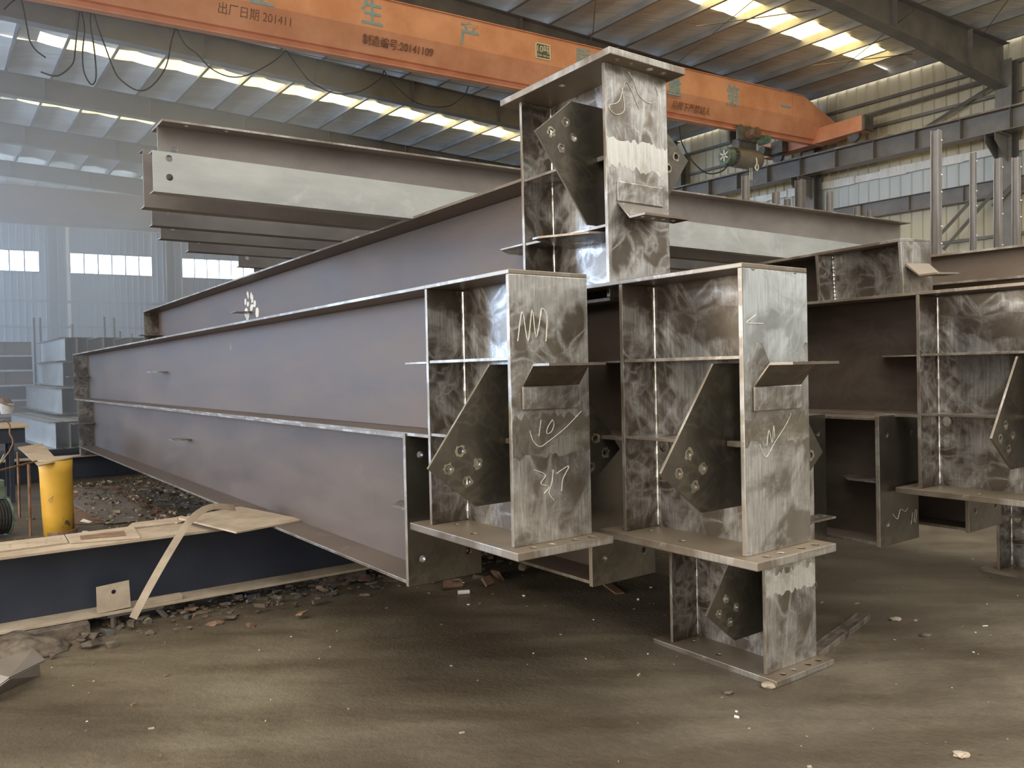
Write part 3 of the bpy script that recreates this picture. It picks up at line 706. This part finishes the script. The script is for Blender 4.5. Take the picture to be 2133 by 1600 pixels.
stroke(C, [(.12, .12), (.1, .24), (.17, .28), (.22, .24), (.14, .2), (.08, .08), (-.02, .22)], -.002, .0028)
stroke(C, [(-.15, .05), (-.17, .13), (-.1, .17), (-.02, .14), (.02, .07), (.06, .02)], -.002, .0028)
# primer patches near clips on the long webs
def plain_girder(label, v, u, z, L, pitch=-.0115, web='web', group=None, h=.87, w=.49, hs4=True, lug=True):
    root = empty('steel_girder', W(v, u, z), (pitch, 0, UA)); tag(root, label, 'steel girder', group)
    hw = w / 2
    hs = [circ(x, zz, .02) for x in (-.16, .16) for zz in (.14, h - .12)]
    P1('end_plate', ['gus', 'edge'], root, rect(-hw - .01, hw + .01, -.01, h + .01), .03, MXZ(0), holes=hs, bevel=.003)
    P1('beam_web', [web, 'edge'], root, rect(.03, L, .02, h - .02), .012, MYZ(-.006))
    P1('beam_flange', ['flange', 'edge'], root, rect(-hw, hw, .03, L), .020, MXY(0.0), bevel=.002)
    P1('beam_flange', ['flange', 'edge'], root, rect(-hw, hw, .03, L), .020, MXY(h - .02), bevel=.002)
    if lug:
        for sx in (-1, 1):
            MS = Matrix(((0, 1, 0, 0), (1, 0, 0, 0), (0, 0, 1, .42), (0, 0, 0, 1)))
            P1('lug_plate', ['stub', 'edge'], root, [(.03, 0), (.03, sx * (hw - .03)), (.26, sx * (hw - .03)), (.38, sx * .1), (.38, 0)], .010, MS,
               holes=[circ(.1, sx * .12, .01, 10), circ(.1, sx * .18, .01, 10), circ(.2, sx * .12, .01, 10), circ(.2, sx * .18, .01, 10)])
    return root
Dg = plain_girder('left lower girder with a drilled end plate, resting on the dark blue beam', .245, 1.03, .70, 12.4)
P1('end_stiffener', ['stub', 'edge'], Dg, rect(-.245, -.008, .02, .85), .014, MXZ(12.36)); P1('end_stiffener', ['stub', 'edge'], Dg, rect(.008, .245, .02, .85), .014, MXZ(12.36))
P1('end_lug', ['stub', 'edge'], Dg, rect(-.36, -.008, 12.05, 12.45), .012, MXY(.43))
P1('haunch_plate', ['stub', 'edge'], Dg, [(12.42, .4), (12.42, -.09), (13.6, -.09), (12.85, .4)], .014, MYZ(-.007))
Eg = plain_girder('middle lower girder with a drilled end plate under the nearest frame beam', 1.065, .36, .70, 11)
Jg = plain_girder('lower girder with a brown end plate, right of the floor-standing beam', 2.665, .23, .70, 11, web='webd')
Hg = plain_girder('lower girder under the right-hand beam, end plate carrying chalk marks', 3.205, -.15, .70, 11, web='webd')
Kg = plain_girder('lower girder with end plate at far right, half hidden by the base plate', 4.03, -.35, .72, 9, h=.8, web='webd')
stroke(Hg, [(.14, .10), (.16, .18)], -.003); stroke(Hg, [(.18, .11), (.2, .19), (.22, .18), (.2, .1)], -.003); stroke(Hg, [(-.1, .2), (-.04, .16), (0, .22), (.06, .2), (.1, .22)], -.003)
# small lugs welded along the long webs
def web_lug(par, y, z, sx=-1):
    MS = Matrix(((0, 1, 0, 0), (1, 0, 0, 0), (0, 0, 1, z), (0, 0, 0, 1)))
    P1('lug_plate', ['stub', 'edge'], par, [(y, 0), (y, sx * .12), (y + .03, sx * .2), (y + .22, sx * .2), (y + .26, sx * .12), (y + .26, 0)], .01, MS, holes=[circ(y + .1, sx * .14, .015, 10)])
web_lug(A, 7.68, .915); web_lug(C, 6.75, .855, 1); web_lug(Dg, 5.60, .505)
bm = bmesh.new(); rr = random.Random(2)
for k in range(16):
    t_ = k / 16
    bmesh.ops.create_icosphere(bm, subdivisions=1, radius=1, matrix=Matrix.Translation((.0065, 6.78 + rr.gauss(0, .05 + .10 * t_), .62 + .30 * t_)) @ Matrix.Rotation(rr.gauss(0, .3), 4, 'X') @ Matrix.Diagonal((.0015, .03 + .05 * t_, rr.uniform(.02, .07), 1)))
link('paint_patch', bm, 'chalk', C)
bm = bmesh.new(); bmesh.ops.create_icosphere(bm, subdivisions=2, radius=1, matrix=Matrix.Translation((-.0065, 5.07, 1.14)) @ Matrix.Diagonal((.002, .03, .04, 1))); link('burnt_spot', bm, 'drk', A)  # small dark blob standing for a hole in the web

# ---------------------------------------------------------------- raised row of beams lying crosswise on top (direction of local x)
def cross_beam(label, u, v0, v1, z, h, w, mats, tilt=0.0, pose=0, holes=True, sec='I', group=None):
    root = empty('crosswise_beam', W(v0, u, z), (0, -tilt, UA)); tag(root, label, 'steel beam', group)
    L = v1 - v0
    hs = [circ(.10, .1, .022), circ(.10, .22, .022)] if holes else []
    if sec == 'I':
        P1('beam_web', [mats, 'edge'], root, rect(0, L, .012, h - .014), .01, MXZ(w / 2 - .005), holes=hs)
        fh = [circ(.16, .05, .014, 10), circ(.42, .05, .014, 10), circ(L - .16, .05, .014, 10)] if holes else []
        P1('beam_flange', [mats, 'edge'], root, rect(0, L, 0, w), .014, MXY(h - .014), holes=fh)
        P1('beam_flange', [mats, 'edge'], root, rect(0, L, 0, w), .012, MXY(0))
    else:   # channel lying with its back to the front
        P1('channel_back', [mats, 'edge'], root, rect(0, L, 0, h), .008, MXZ(0), holes=hs)
        P1('channel_lip', [mats, 'edge'], root, rect(0, L, .008, w), .006, MXY(0)); P1('channel_lip', [mats, 'edge'], root, rect(0, L, .008, w), .006, MXY(h - .006))
    return root
KZ = 3.10
cross_beam('pale grey channel at the front of the raised row, two dark holes at its left end', 2.42, -1.03, 8.3, KZ, .26, .10, 'ltgrey', .0, sec='C')
cross_beam('brown-grey I beam with wide top flange above the pale channel, highest of the raised row', 2.46, -.95, 8.35, KZ + .26 - .16, .38, .30, 'mid', .018)
rl = ['second in the raised row, its holed brown end showing behind the pale channel', 'third in the raised row, its stepped end just left of the pale channel corner', 'fourth in the raised row, stepped end with a round hole',
      'fifth in the raised row, stepped end above the middle window', 'sixth in the raised row, stepped end over the right window', 'last in the raised row, furthest back']
for i, (v_, u_) in enumerate(((-.97, 2.98), (-.76, 3.72), (-.55, 4.38), (-.15, 5.06), (.64, 6.05), (1.09, 6.88))):
    cross_beam('dark beam ' + rl[i], u_, v_, 8.0, KZ, .44 if i else .40, .12, 'darkrow' if i else 'mid', .0, sec='C')
# ---------------------------------------------------------------- bundle behind on the right
for i, (v, z, lb) in enumerate(((4.35, 2.02, 'brown beam lying behind the right-hand upper beam, front of the pile'), (4.75, 2.32, 'brown beam lying behind and above, second of the pile'), (5.1, 2.60, 'brown beam on top of the pile behind, under the rack posts'))):
    root = empty('long_steel_beam', W(v, -2.2, z), (0, 0, UA)); tag(root, lb, 'steel beam')
    bm = bmesh.new(); ibeam(bm, .3, .27, 13, .018, .012); link('beam_section', bm, ['flange', 'edge'], root)
for i, (v, u) in enumerate(((5.1, 3.6), (5.1, 8.5))):
    root = empty('trestle', W(v + .35, u, 0), (0, 0, UA)); tag(root, ['dark steel trestle under the pile of beams at right, front one', 'dark steel trestle under the pile of beams at right, rear one'][i], 'trestle')
    B1('trestle_top', 'blue', root, -.6, .8, -.06, .06, 1.9, 2.02)
    for x in (-.5, .7): B1('leg', 'drk', root, x - .05, x + .05, -.05, .05, 0, 1.9)
# bars on top of it and rack posts
def rackpost(px, py_top, py_bot, D, wpx, label, group=None):
    top = CP + ray(px, py_top) * D; w = wpx / F * D
    root = empty('rack_post', (top.x, top.y, 0), (0, 0, UA)); tag(root, label, 'post', group)
    h = top.z
    B1('post_flange', 'mid', root, -w / 2, w / 2, -w * .5, -w * .5 + .01, 0, h)
    B1('post_flange', 'mid', root, -w / 2, w / 2, w * .5 - .01, w * .5, 0, h)
    B1('post_web', 'beamg', root, -.006, .006, -w / 2, w / 2, 0, h)
    if D < 14:
        bm = bmesh.new()
        for k in range(8):
            z = h - .12 - k * .3 - (.1 if k % 2 else 0)
            bmesh.ops.create_icosphere(bm, subdivisions=1, radius=.012, matrix=Matrix.Translation((w * .3, -w / 2 - .004, z)))
        link('bolt_head', bm, 'chalk', root)
for a in ((1950, 272, 0, 9.5, 16, 'tallest grey rack post, leftmost of the four at right'), (2027, 318, 0, 11, 10, 'dark narrow rack post, second of the four at right'),
          (2079, 330, 0, 10.5, 13, 'grey rack post with bolt pairs, third of the four at right'), (2117, 328, 0, 9.8, 13, 'grey rack post at the right edge, last of the four'),
          (1728, 400, 0, 14.5, 11, 'short rack post over the crosswise beam, nearest the hoist corbel'), (1616, 400, 0, 15, 12, 'dark rack post below the hoist'),
          (1553, 367, 0, 14, 12, 'pale rack post left of the hoist cords'), (1785, 430, 0, 17, 10, 'low rack post, left of the low pair'), (1811, 437, 0, 17.5, 9, 'lowest rack post, right of the low pair'),
          (1640, 415, 0, 18, 10, 'pale rack post just right of the dark one'), (1667, 375, 0, 19, 16, 'broad grey rack post under the corbel')):
    rackpost(*a)

# ================================================================ LEFT SIDE
def wbox(name, v0, v1, u0, u1, z0, z1, mat, label, cat, rot=0, bevel=.003, group=None):
    c = W((v0 + v1) / 2, (u0 + u1) / 2, z0); bm = bmesh.new()
    box(bm, (v0 - v1) / 2, (v1 - v0) / 2, (u0 - u1) / 2, (u1 - u0) / 2, 0, z1 - z0, edge=None)
    o = link(name, bm, mat, None, bevel); o.location = c; o.rotation_euler = (0, 0, UA + rot); tag(o, label, cat, group); return o
# dark blue support beam under the lower girders
bl = empty('support_beam', W(-4.5, 3.88, .105), (0, 0, UA)); tag(bl, 'dark blue painted I beam lying crosswise under the long girders', 'support beam')
Lb = 9.5
P1('beam_web', ['blue', 'dust'], bl, rect(0, Lb, .02, .54), .012, MXZ(-.006))
P1('beam_flange', ['dust', 'dust'], bl, rect(0, Lb, -.23, .23), .022, MXY(.53), bevel=.003)
P1('beam_flange', ['dust', 'dust'], bl, rect(0, Lb, -.23, .23), .022, MXY(0), bevel=.003)
rb = empty('support_beam', W(-1.25, 13.3, .0), (0, 0, UA)); tag(rb, 'dark blue I beam on the floor under the far ends of the girders', 'support beam')
P1('beam_web', ['blue', 'blue'], rb, rect(0, 8, .02, .40), .012, MXZ(-.006)); P1('beam_flange', ['dust', 'dust'], rb, rect(0, 8, -.16, .16), .02, MXY(.40)); P1('beam_flange', ['blue', 'blue'], rb, rect(0, 8, -.16, .16), .02, MXY(0))
# supports below the blue beam
def trestle(v, u, label):
    r = empty('trestle', W(v, u, 0), (0, 0, UA)); tag(r, label, 'trestle')
    for x, d in ((-.16, 0), (.16, .06)):
        for y in (-.2, .2):
            bm = bmesh.new(); tube(bm, [(x + d, y, 0), (x - d * .3, y, .105)], .02, 4); link('leg', bm, 'mid', r)
    B1('rail', 'mid', r, (-.2, .2, -.22, -.18, .08, .103), (-.2, .2, .18, .22, .08, .103))
trestle(-.96, 3.9, 'low steel trestle under the blue beam below the leaning square plate')
wbox('timber_block', -1.75, -1.30, 3.55, 4.1, 0, .10, 'dirt', 'dark block wedged under the blue beam, left of the low trestle', 'block')
for k, v in enumerate((.8, 2.4, 4.4)):
    wbox('timber_block', v - .2, v + .2, 3.7, 4.05, 0, .10, 'dirt', 'dark block under the blue beam in the shadow of the girders', 'block', group='shadowed blocks')
# things lying on and against it
ZT = .105 + .552
def quad_plate(name, pix, z, t, mat, label, cat, holes=()):
    pts = [onZ(*p, z) for p in pix]; c = sum(pts, Vector()) / len(pts)
    bm = bmesh.new(); plate(bm, [(p.x - c.x, p.y - c.y) for p in pts], t, Matrix.Identity(4), [circ(p.x - c.x, p.y - c.y, r, 10) for p, r in ((onZ(hx, hy, z), r) for hx, hy, r in holes)])
    o = link(name, bm, mat, None, .002); o.location = c; tag(o, label, cat); return o
quad_plate('perforated_strip', [(-60, 1158), (-60, 1140), (134, 1117), (142, 1132)], ZT + .002, .012, 'dust', 'tan strip with slots lying on the blue beam at the left edge', 'steel strip',
           [(22, 1138, .014), (60, 1134, .014), (98, 1128, .014), (130, 1124, .014), (22, 1143, .014), (60, 1140, .014), (98, 1134, .014)])
o = quad_plate('plate_offcut', [(146, 1133), (136, 1117), (278, 1099), (292, 1122)], ZT + .002, .014, 'dust', 'tan rectangular plate offcut with a rusty patch on the blue beam', 'steel plate')
o.name = 'plate_offcut'
quad_plate('rusty_scrap', [(168, 1124), (166, 1117), (258, 1106), (262, 1116)], ZT + .018, .004, 'rust', 'thin rusty scrap lying on the tan plate offcut', 'scrap')
quad_plate('flat_bar', [(262, 1103), (275, 1092), (370, 1080), (372, 1090)], ZT + .002, .012, 'dust', 'tan flat bar at the back edge of the blue beam', 'flat bar')
bp_ = quad_plate('large_plate', [(372, 1082), (500, 1058), (634, 1085), (492, 1112)], ZT + .036, .014, 'dust', 'large dusty tan plate sticking out between blue beam and girder', 'steel plate')
quad_plate('flat_bar', [(345, 1085), (378, 1076), (400, 1082), (368, 1092)], ZT + .002, .009, 'dust', 'short tan bar under the left corner of the large plate', 'flat bar')
# leaning square plate with a hole
p = W(-1.115, 3.66, .13)
bm = bmesh.new(); plate(bm, [(-.12, 0), (.115, .01), (.11, .215), (-.118, .20)], .01, Matrix.Rotation(-.10, 4, 'X') @ MXZ(0), [circ(.0, .145, .017)])
o = link('square_plate', bm, 'dust'); o.location = p; o.rotation_euler = (0, 0, UA); tag(o, 'pale square plate with one hole leaning on the blue beam', 'steel plate')
wbox('small_bar', -.91, -.62, 3.66, 3.73, .128, .17, 'dust', 'short rust-pink bar lying on the bottom flange of the blue beam', 'bar')
wbox('packing_block', .0, .5, 13.2, 13.4, .42, .545, 'dirt', 'dark packing block between the far floor beam and the left lower girder', 'block')
# bent strip
pts = smooth_path([onU(488, 1058, 4.1), onU(445, 1056, 3.95), onU(415, 1068, 3.8), onU(388, 1095, 3.62), onU(350, 1155, 3.45), onU(310, 1225, 3.38), onU(277, 1288, 3.36)], 4)
bm = bmesh.new(); rows = []
for i, p in enumerate(pts):
    d = (pts[min(i + 1, len(pts) - 1)] - pts[max(i - 1, 0)]).normalized(); s = d.cross(UH).cross(d); side = d.cross(Vector((0, 0, 1)).lerp(-UH, .6)).normalized()
    nn = side.cross(d).normalized()
    rows.append([bm.verts.new(p + side * a + nn * b) for a, b in ((-.028, 0), (.028, 0), (.028, .008), (-.028, .008))])
for a, b in zip(rows, rows[1:]):
    for k in range(4): bm.faces.new((a[k], a[(k + 1) % 4], b[(k + 1) % 4], b[k]))
bm.faces.new(rows[0]); bm.faces.new(rows[-1])
tag(link('bent_strip', bm, 'dust'), 'narrow tan steel strip bending down from the plate to hang past the blue beam', 'steel strip')
# yellow bollard
by = onZ(124, 1112, 0)
r = empty('bollard', by, (.02, -.03, 0)); tag(r, 'flaking yellow painted steel pipe bollard standing on the floor', 'bollard')
bm = bmesh.new(); tube(bm, [(0, 0, 0), (0, 0, .25), (.004, 0, .5), (.01, .0, .75), (.012, 0, .90)], [.165, .168, .172, .175, .185], 36)
link('post_body', bm, 'yellow', r, smooth=True)
bm = bmesh.new(); tube(bm, [(.012, 0, .90), (.012, 0, .915)], .19, 36); link('cap_plate', bm, 'dust', r)
bm = bmesh.new(); tube(bm, [(.02, .0, 0), (.02, 0, .05)], .175, 20); link('foot_collar', bm, 'rust', r)
# little sheet-topped stand left of it
r = empty('plate_stand', onZ(85, 1095, 0), (0, 0, UA)); tag(r, 'tan sheet resting on thin rusty bar legs behind the bollard', 'stand')
rl_ = r.location
def loc_(p): return Matrix.Rotation(-UA, 4, 'Z') @ (p - rl_)
tp = [loc_(onZ(*q, .88)) for q in [(37, 933), (88, 925), (122, 962), (80, 972)]]
bm = bmesh.new(); plate(bm, [(q.x, q.y) for q in tp], .01, MXY(.88)); link('sheet_top', bm, 'dust', r)
for q in (loc_(onZ(41, 1078, 0)), loc_(onZ(64, 1117, 0)), tp[1]):
    bm = bmesh.new(); tube(bm, [(q.x, q.y, 0), (q.x, q.y, .88)], .016, 4); link('leg', bm, 'rust', r)
bm = bmesh.new(); a = loc_(onZ(-40, 990, .90)); b = loc_(onZ(78, 960, .895)); tube(bm, [a, b], .012, 6); link('cross_bar', bm, 'rust', r)
bar('bent_rod', smooth_path([W(-2.6, 6.6, 0), onU(5, 960, 6.6), onU(20, 900, 6.6), onU(17, 880, 6.6), onU(3, 876, 6.6), onU(-20, 885, 6.6)]), .008, 'rust', 'thin bent rod rising at the left edge', 'rod')
# cable drum / coil at left edge
dc = onZ(-12, 1120, 0)
r = empty('hose_reel', dc, (0, 0, UA + .3)); tag(r, 'dark green hose reel with coiled cable at the left edge', 'hose reel')
bm = bmesh.new(); tube(bm, [(-.12, 0, .24), (.12, 0, .24)], .18, 28); link('drum', bm, 'drk', r)
for x in (-.13, .13):
    bm = bmesh.new(); tube(bm, [(x - .008, 0, .24), (x + .008, 0, .24)], .23, 32); link('rim', bm, 'green', r)
bm = bmesh.new()
for k in range(7): tube(bm, [( -.1 + .033 * k, .2 * math.cos(t * PI / 10), .24 + .2 * math.sin(t * PI / 10)) for t in range(21)], .014, 6)
link('coiled_cable', bm, 'cable', r)
bm = bmesh.new(); box(bm, -.08, .1, -.08, .1, .47, .68); tube(bm, smooth_path([(0, 0, .68), (.06, 0, .82), (.14, .0, .98)]), .012, 6); link('reel_box', bm, 'green', r, .02)
# stack of built-up H beams, left background
gr = 'H beams stacked by the far support'
rows_ = [(.60, 19.6, 2.18, [0, .26, .50, .86, 1.12, 1.52, 1.86], .59), (.50, 19.3, 1.56, [0, .30, .62, .95], .60), (.33, 18.2, .93, [0, .34, .7, 1.05], .61), (-.02, 16.4, .28, [0, .28, .5, .70, 1.0], .58)]
rn = ['top row', 'second row from the top', 'third row from the top', 'bottom row']
on = ['first', 'second', 'third', 'fourth', 'fifth', 'sixth', 'seventh']
for j, (v0, u0, z, offs, h) in enumerate(rows_):
    for i, dv in enumerate(offs):
        nx = (offs + [offs[-1] + .3])[i + 1] - dv
        root = empty('h_beam', W(v0 + dv, u0 + R_.uniform(-.1, .1) * (i > 0), z), (0, 0, UA + (.0, .0, .05, .08)[j])); tag(root, 'short built-up H beam in the left background stack, %s from the left of the %s' % (on[i], rn[j]), 'steel beam', gr)
        w = min(.3, nx - .01) 
        bm = bmesh.new(); ibeam(bm, w, h, 5.2, .014, .012, edge=1); link('beam_section', bm, ['ltgrey', 'edge'], root)
for k, u in enumerate((17.2, 22.5)):
    wbox('sleeper_beam', -1.0, 3.0, u - .15, u + .15, 0, .27, 'blue', ['dark sleeper beam under the front of the left background stack', 'dark sleeper beam under the rear of the left background stack'][k], 'sleeper')
# dark long stacks beyond, at the left edge
for j in range(6):
    z = .3 + .42 * j
    root = empty('long_stacked_beam', W(-7, 24 + .1 * j, z), (0, 0, UA - math.radians(5))); tag(root, 'dark long beam in the far left pile, layer %s from the floor' % ['one', 'two', 'three', 'four', 'five', 'six'][j], 'steel beam', 'far left pile of long beams')
    bm = bmesh.new(); box(bm, 0, 7.3, -.15, .15, 0, .015, edge=1); box(bm, 0, 7.3, -.15, .15, .36, .375, edge=1); box(bm, 0, 7.3, -.01, .01, .015, .36); 
    for q in range(8): box(bm, .3 + q * .9, .32 + q * .9, -.14, .14, .015, .36)
    link('beam_section', bm, ['mid' if j % 2 else 'blue', 'edge'], root)
for k, v in enumerate((-6, -1)): wbox('sleeper_beam', v - .15, v + .15, 23, 25.5, 0, .29, 'blue', ['sleeper under the far left pile, left end', 'sleeper under the far left pile, right end'][k], 'sleeper')
# workbench beam with cloth bucket
tbm = empty('bench_beam', W(-4.5, 11.4, .0), (0, 0, UA)); tag(tbm, 'broad beam used as a bench at the left edge, tan dusty top', 'bench')
B1('bench_top', 'dust', tbm, 0, 3.5, -.55, .55, 1.12, 1.15); B1('bench_front', 'blue', tbm, 0, 3.45, -.5, -.48, .9, 1.12); B1('bench_back', 'blue', tbm, 0, 3.45, .48, .5, .9, 1.12)
for x in (.15, 3.25): B1('leg', 'blue', tbm, x, x + .06, -.4, -.34, 0, 1.12); B1('leg', 'blue', tbm, x, x + .06, .34, .4, 0, 1.12)
r = empty('bucket', onZ(15, 862, 1.15)); tag(r, 'pale stained bucket with a cloth over it on the bench beam', 'bucket')
bm = bmesh.new(); tube(bm, [(0, 0, 0), (0, 0, .2)], [.10, .13], 20); link('bucket_body', bm, 'white', r)
bm = bmesh.new(); tube(bm, [(0, 0, .19), (.02, 0, .24), (.06, .01, .26)], [.14, .12, .03], 12); link('cloth', bm, 'rust', r)
# floor posts in front of the far wall
for k, (x, y) in enumerate(((70, 662), (83, 662), (217, 660), (237, 662), (250, 690), (150, 655 + 20), (275, 695))):
    D = 26 + k * .3; tpz = CP + ray(x, y) * D
    bm = bmesh.new(); tube(bm, [(tpz.x, tpz.y, 0), (tpz.x, tpz.y, tpz.z)], .045, 4)
    tag(link('rack_stake', bm, 'beamg'), 'thin upright stake before the far wall, %s counted from the left' % ['first', 'second', 'fourth', 'fifth', 'sixth', 'third', 'seventh'][k], 'post', 'far stakes')
# floor sheets and piles left of centre
quad_plate('floor_sheet', [(120, 1095), (150, 1015), (245, 1012), (380, 1082)], .004, .006, 'rust', 'dark steel sheet lying flat on the floor behind the bollard', 'steel sheet')
quad_plate('floor_sheet', [(150, 1050), (170, 1020), (230, 1018), (330, 1080), (230, 1092)], .012, .006, 'mid', 'grey steel sheet lying flat on the darker floor sheet', 'steel sheet')
def junk(name, n, spread, base, size, mats, label, cat, seed, flat=.35, clip=None):
    rr = random.Random(seed); bm = bmesh.new()
    for i in range(n):
        a, b, zz = base(rr)
        s = size[0] + (size[1] - size[0]) * rr.random() ** 3
        M = Matrix.Translation(W(a, b, zz)) @ Matrix.Rotation(rr.random() * 6.3, 4, 'Z') @ Matrix.Rotation(rr.gauss(0, .25), 4, 'X') @ Matrix.Diagonal((s * rr.uniform(.5, 1.6), s * rr.uniform(.3, 1), s * flat * rr.uniform(.4, 1.3), 1))
        k = len(bm.faces)
        if rr.random() < .5: r = bmesh.ops.create_icosphere(bm, subdivisions=1, radius=1, matrix=M)['verts']
        else: r = bmesh.ops.create_cube(bm, size=1.6, matrix=M)['verts']
        for v in r: v.co += Vector((rr.gauss(0, .12), rr.gauss(0, .12), rr.gauss(0, .06))) * s
        mi = rr.randrange(len(mats))
        for v in r:
            for f in v.link_faces: f.material_index = mi
    o = link(name, bm, mats); tag(o, label, cat, kind='stuff'); return o
junk('scrap_heap', 3200, 0, lambda r: (lambda a, b: (a, b, max(0, .16 - .03 * abs(b - 9.5) - .05 * abs(a - 1.0)) * r.random()))(r.uniform(-.5, 2.8), r.uniform(6.6, 12.6)), (.008, .055), ['dirt', 'dirt', 'dust', 'dirt', 'dirt', 'mid'], 'heap of slag, wood chips and dirt on the floor under the long girders', 'debris', 3)
junk('dirt_bank', 1300, 0, lambda r: (r.uniform(-2.2, 3.2), 3.75 + r.gauss(0, .28), r.random() ** 2 * .09), (.008, .06), ['dirt', 'dirt', 'dirt', 'darkrow', 'dirt', 'rust'], 'bank of dirt, slag and offcuts under the blue beam', 'debris', 4)
junk('wall_side_litter', 260, 0, lambda r: (r.uniform(-4.2, -.6), r.uniform(4.6, 9.5), .01), (.01, .09), ['dirt', 'dust', 'white', 'dirt'], 'scattered chips and litter on the floor around the bollard', 'debris', 5)
junk('floor_grit', 420, 0, lambda r: (r.uniform(-2.2, 6.5), r.uniform(-1.4, 3.2), .003), (.004, .016), ['dust', 'rust', 'dirt', 'white'], 'small chips and grit scattered over the open dirt floor', 'grit', 6, .5)
# bent sheet metal at lower left
P_ = [onZ(-60, 1475, .02), onZ(85, 1408, .02), onZ(82, 1385, .10), onZ(95, 1378, .10), onZ(70, 1355, .16), onZ(-60, 1395, .20)]
bm = bmesh.new(); vs = [bm.verts.new(p) for p in P_]; mid_ = bm.verts.new(onZ(20, 1415, .13))
for i in range(6): bm.faces.new((vs[i], vs[(i + 1) % 6], mid_))
ex = bmesh.ops.extrude_face_region(bm, geom=bm.faces[:]); bmesh.ops.translate(bm, verts=[g for g in ex['geom'] if isinstance(g, bmesh.types.BMVert)], vec=(0, 0, .012))
tag(link('bent_sheet', bm, 'mid'), 'torn pale sheet-metal offcut lying bent in the lower left corner', 'sheet metal')
# crumpled dirty sack under the beam end
bm = bmesh.new(); bmesh.ops.create_icosphere(bm, subdivisions=4, radius=1)
for v in bm.verts:
    n = math.sin(v.co.x * 7 + v.co.y * 4) * .08 + math.sin(v.co.z * 11 + v.co.x * 9) * .06 + math.sin(v.co.y * 17) * .03
    v.co *= 1 + n; v.co = Vector((v.co.x * .34, v.co.y * .26, max(v.co.z, -.1) * .11))
o = link('dirty_sack', bm, 'dirt', smooth=True); o.location = onZ(10, 1368, .03) + Vector((-.05, .15, -.02)); tag(o, 'crumpled dirty sack under the left end of the blue beam', 'sack')
# right floor: channel offcut, small scraps
a = onZ(1690, 1372, .0); b = onZ(1800, 1288, .0); d = (b - a); Lc = d.length
r = empty('channel_offcut', a, (0, 0, math.atan2(d.y, d.x))); tag(r, 'dirty channel offcut lying on the floor right of the low base plate', 'offcut')
B1('channel_section', ['dirt', 'dust'], r, (0, Lc, -.05, .05, 0, .012), (0, Lc, -.05, -.04, .012, .045), (0, Lc, .04, .05, .012, .04), bevel=.003)
r = empty('cut_plate', onZ(1260, 1215, 0), (0, 0, UA + 1.2)); tag(r, 'dark flat strip on the floor in the shadow below the middle end plate', 'offcut')
B1('strip', 'rust', r, -.35, .35, -.04, .04, 0, .012)
bm = bmesh.new(); tube(bm, [(-.05, 0, .018), (.05, 0, .018)], .018, 12); o = link('pipe_piece', bm, 'white'); o.location = onZ(966, 1238, 0); o.rotation_euler = (0, 0, .2); tag(o, 'small white pipe piece on the floor under the left end plate', 'pipe')
for k, (x, y, lb) in enumerate(((940, 1225, 'left of the white pipe piece'), (1010, 1218, 'right of the white pipe piece, curled'), (1030, 1205, 'behind the curled one'))):
    r = empty('steel_offcut', onZ(x, y, 0), (0, 0, UA + k * .7)); tag(r, 'small dark steel offcut on the floor ' + lb, 'offcut')
    bm = bmesh.new(); plate(bm, [(-.1, -.02), (.08, -.05), (.12, .03), (-.06, .06)], .02, Matrix.Rotation(.5 + k * .3, 4, 'X') @ Matrix.Translation((0, .0, .03))); link('offcut_body', bm, 'rust', r)
for k, (x, y, s, m, lb, c) in enumerate(((1865, 1292, .03, 'dust', 'crumpled tan scrap on the floor before the right-hand stack', 'scrap'), (1787, 1578, .0, 'dust', '', ''), (1600, 1432, .035, 'dust', 'clod of dirt at the corner of the low base plate', 'clod'),
                                        (1928, 1325, .03, 'dirt', 'dark clod on the open floor at right', 'clod'), (1517, 1445, .025, 'dirt', 'small dark clod left below the low base plate', 'clod'), (2002, 1576, .03, 'dust', 'pale stone near the bottom right corner', 'stone'))):
    if s == 0: continue
    bm = bmesh.new(); bmesh.ops.create_icosphere(bm, subdivisions=2, radius=1)
    rr = random.Random(k)
    for v in bm.verts: v.co = Vector((v.co.x * s * 1.3, v.co.y * s, v.co.z * s * .5)) * rr.uniform(.75, 1.2)
    o = link('floor_clod' if c != 'stone' else 'stone', bm, m); o.location = onZ(x, y, 0) + Vector((0, 0, s * .35)); tag(o, lb, c)
for k, (x, y) in enumerate(((2052, 1305), (1785, 1258), (1712, 1256))):
    bm = bmesh.new(); tube(bm, [(-.02, 0, .004), (.02, 0, .004)], .004, 8); o = link('cigarette_butt', bm, 'dust' if k else 'cream'); o.location = onZ(x, y, 0); o.rotation_euler = (0, 0, .1 + k * .3)
    tag(o, 'cigarette butt on the floor ' + ['furthest right on open ground', 'in the shadow between the stacks', 'just behind the low base plate'][k], 'cigarette butt')

# haze from welding drifting under the roof at the far left
bm = bmesh.new(); box(bm, -24, 5.5, 12.0, 41, .5, 9.0)
M = Matrix.Translation(W(0, 0, 0)) @ Matrix.Rotation(UA, 4, 'Z'); bmesh.ops.transform(bm, matrix=M, verts=bm.verts)
hm = bpy.data.materials.new('welding_smoke'); hm.use_nodes = True; t = hm.node_tree; t.nodes.remove(t.nodes['Principled BSDF'])
vs_ = t.nodes.new('ShaderNodeVolumeScatter'); vs_.inputs['Color'].default_value = (.96, .97, 1, 1); vs_.inputs['Density'].default_value = .075; vs_.inputs['Anisotropy'].default_value = .3
t.links.new(vs_.outputs[0], t.nodes['Material Output'].inputs['Volume'])
o = link('welding_smoke', bm, hm); tag(o, 'thin bluish welding smoke hanging in the far left of the hall', 'smoke', kind='stuff')
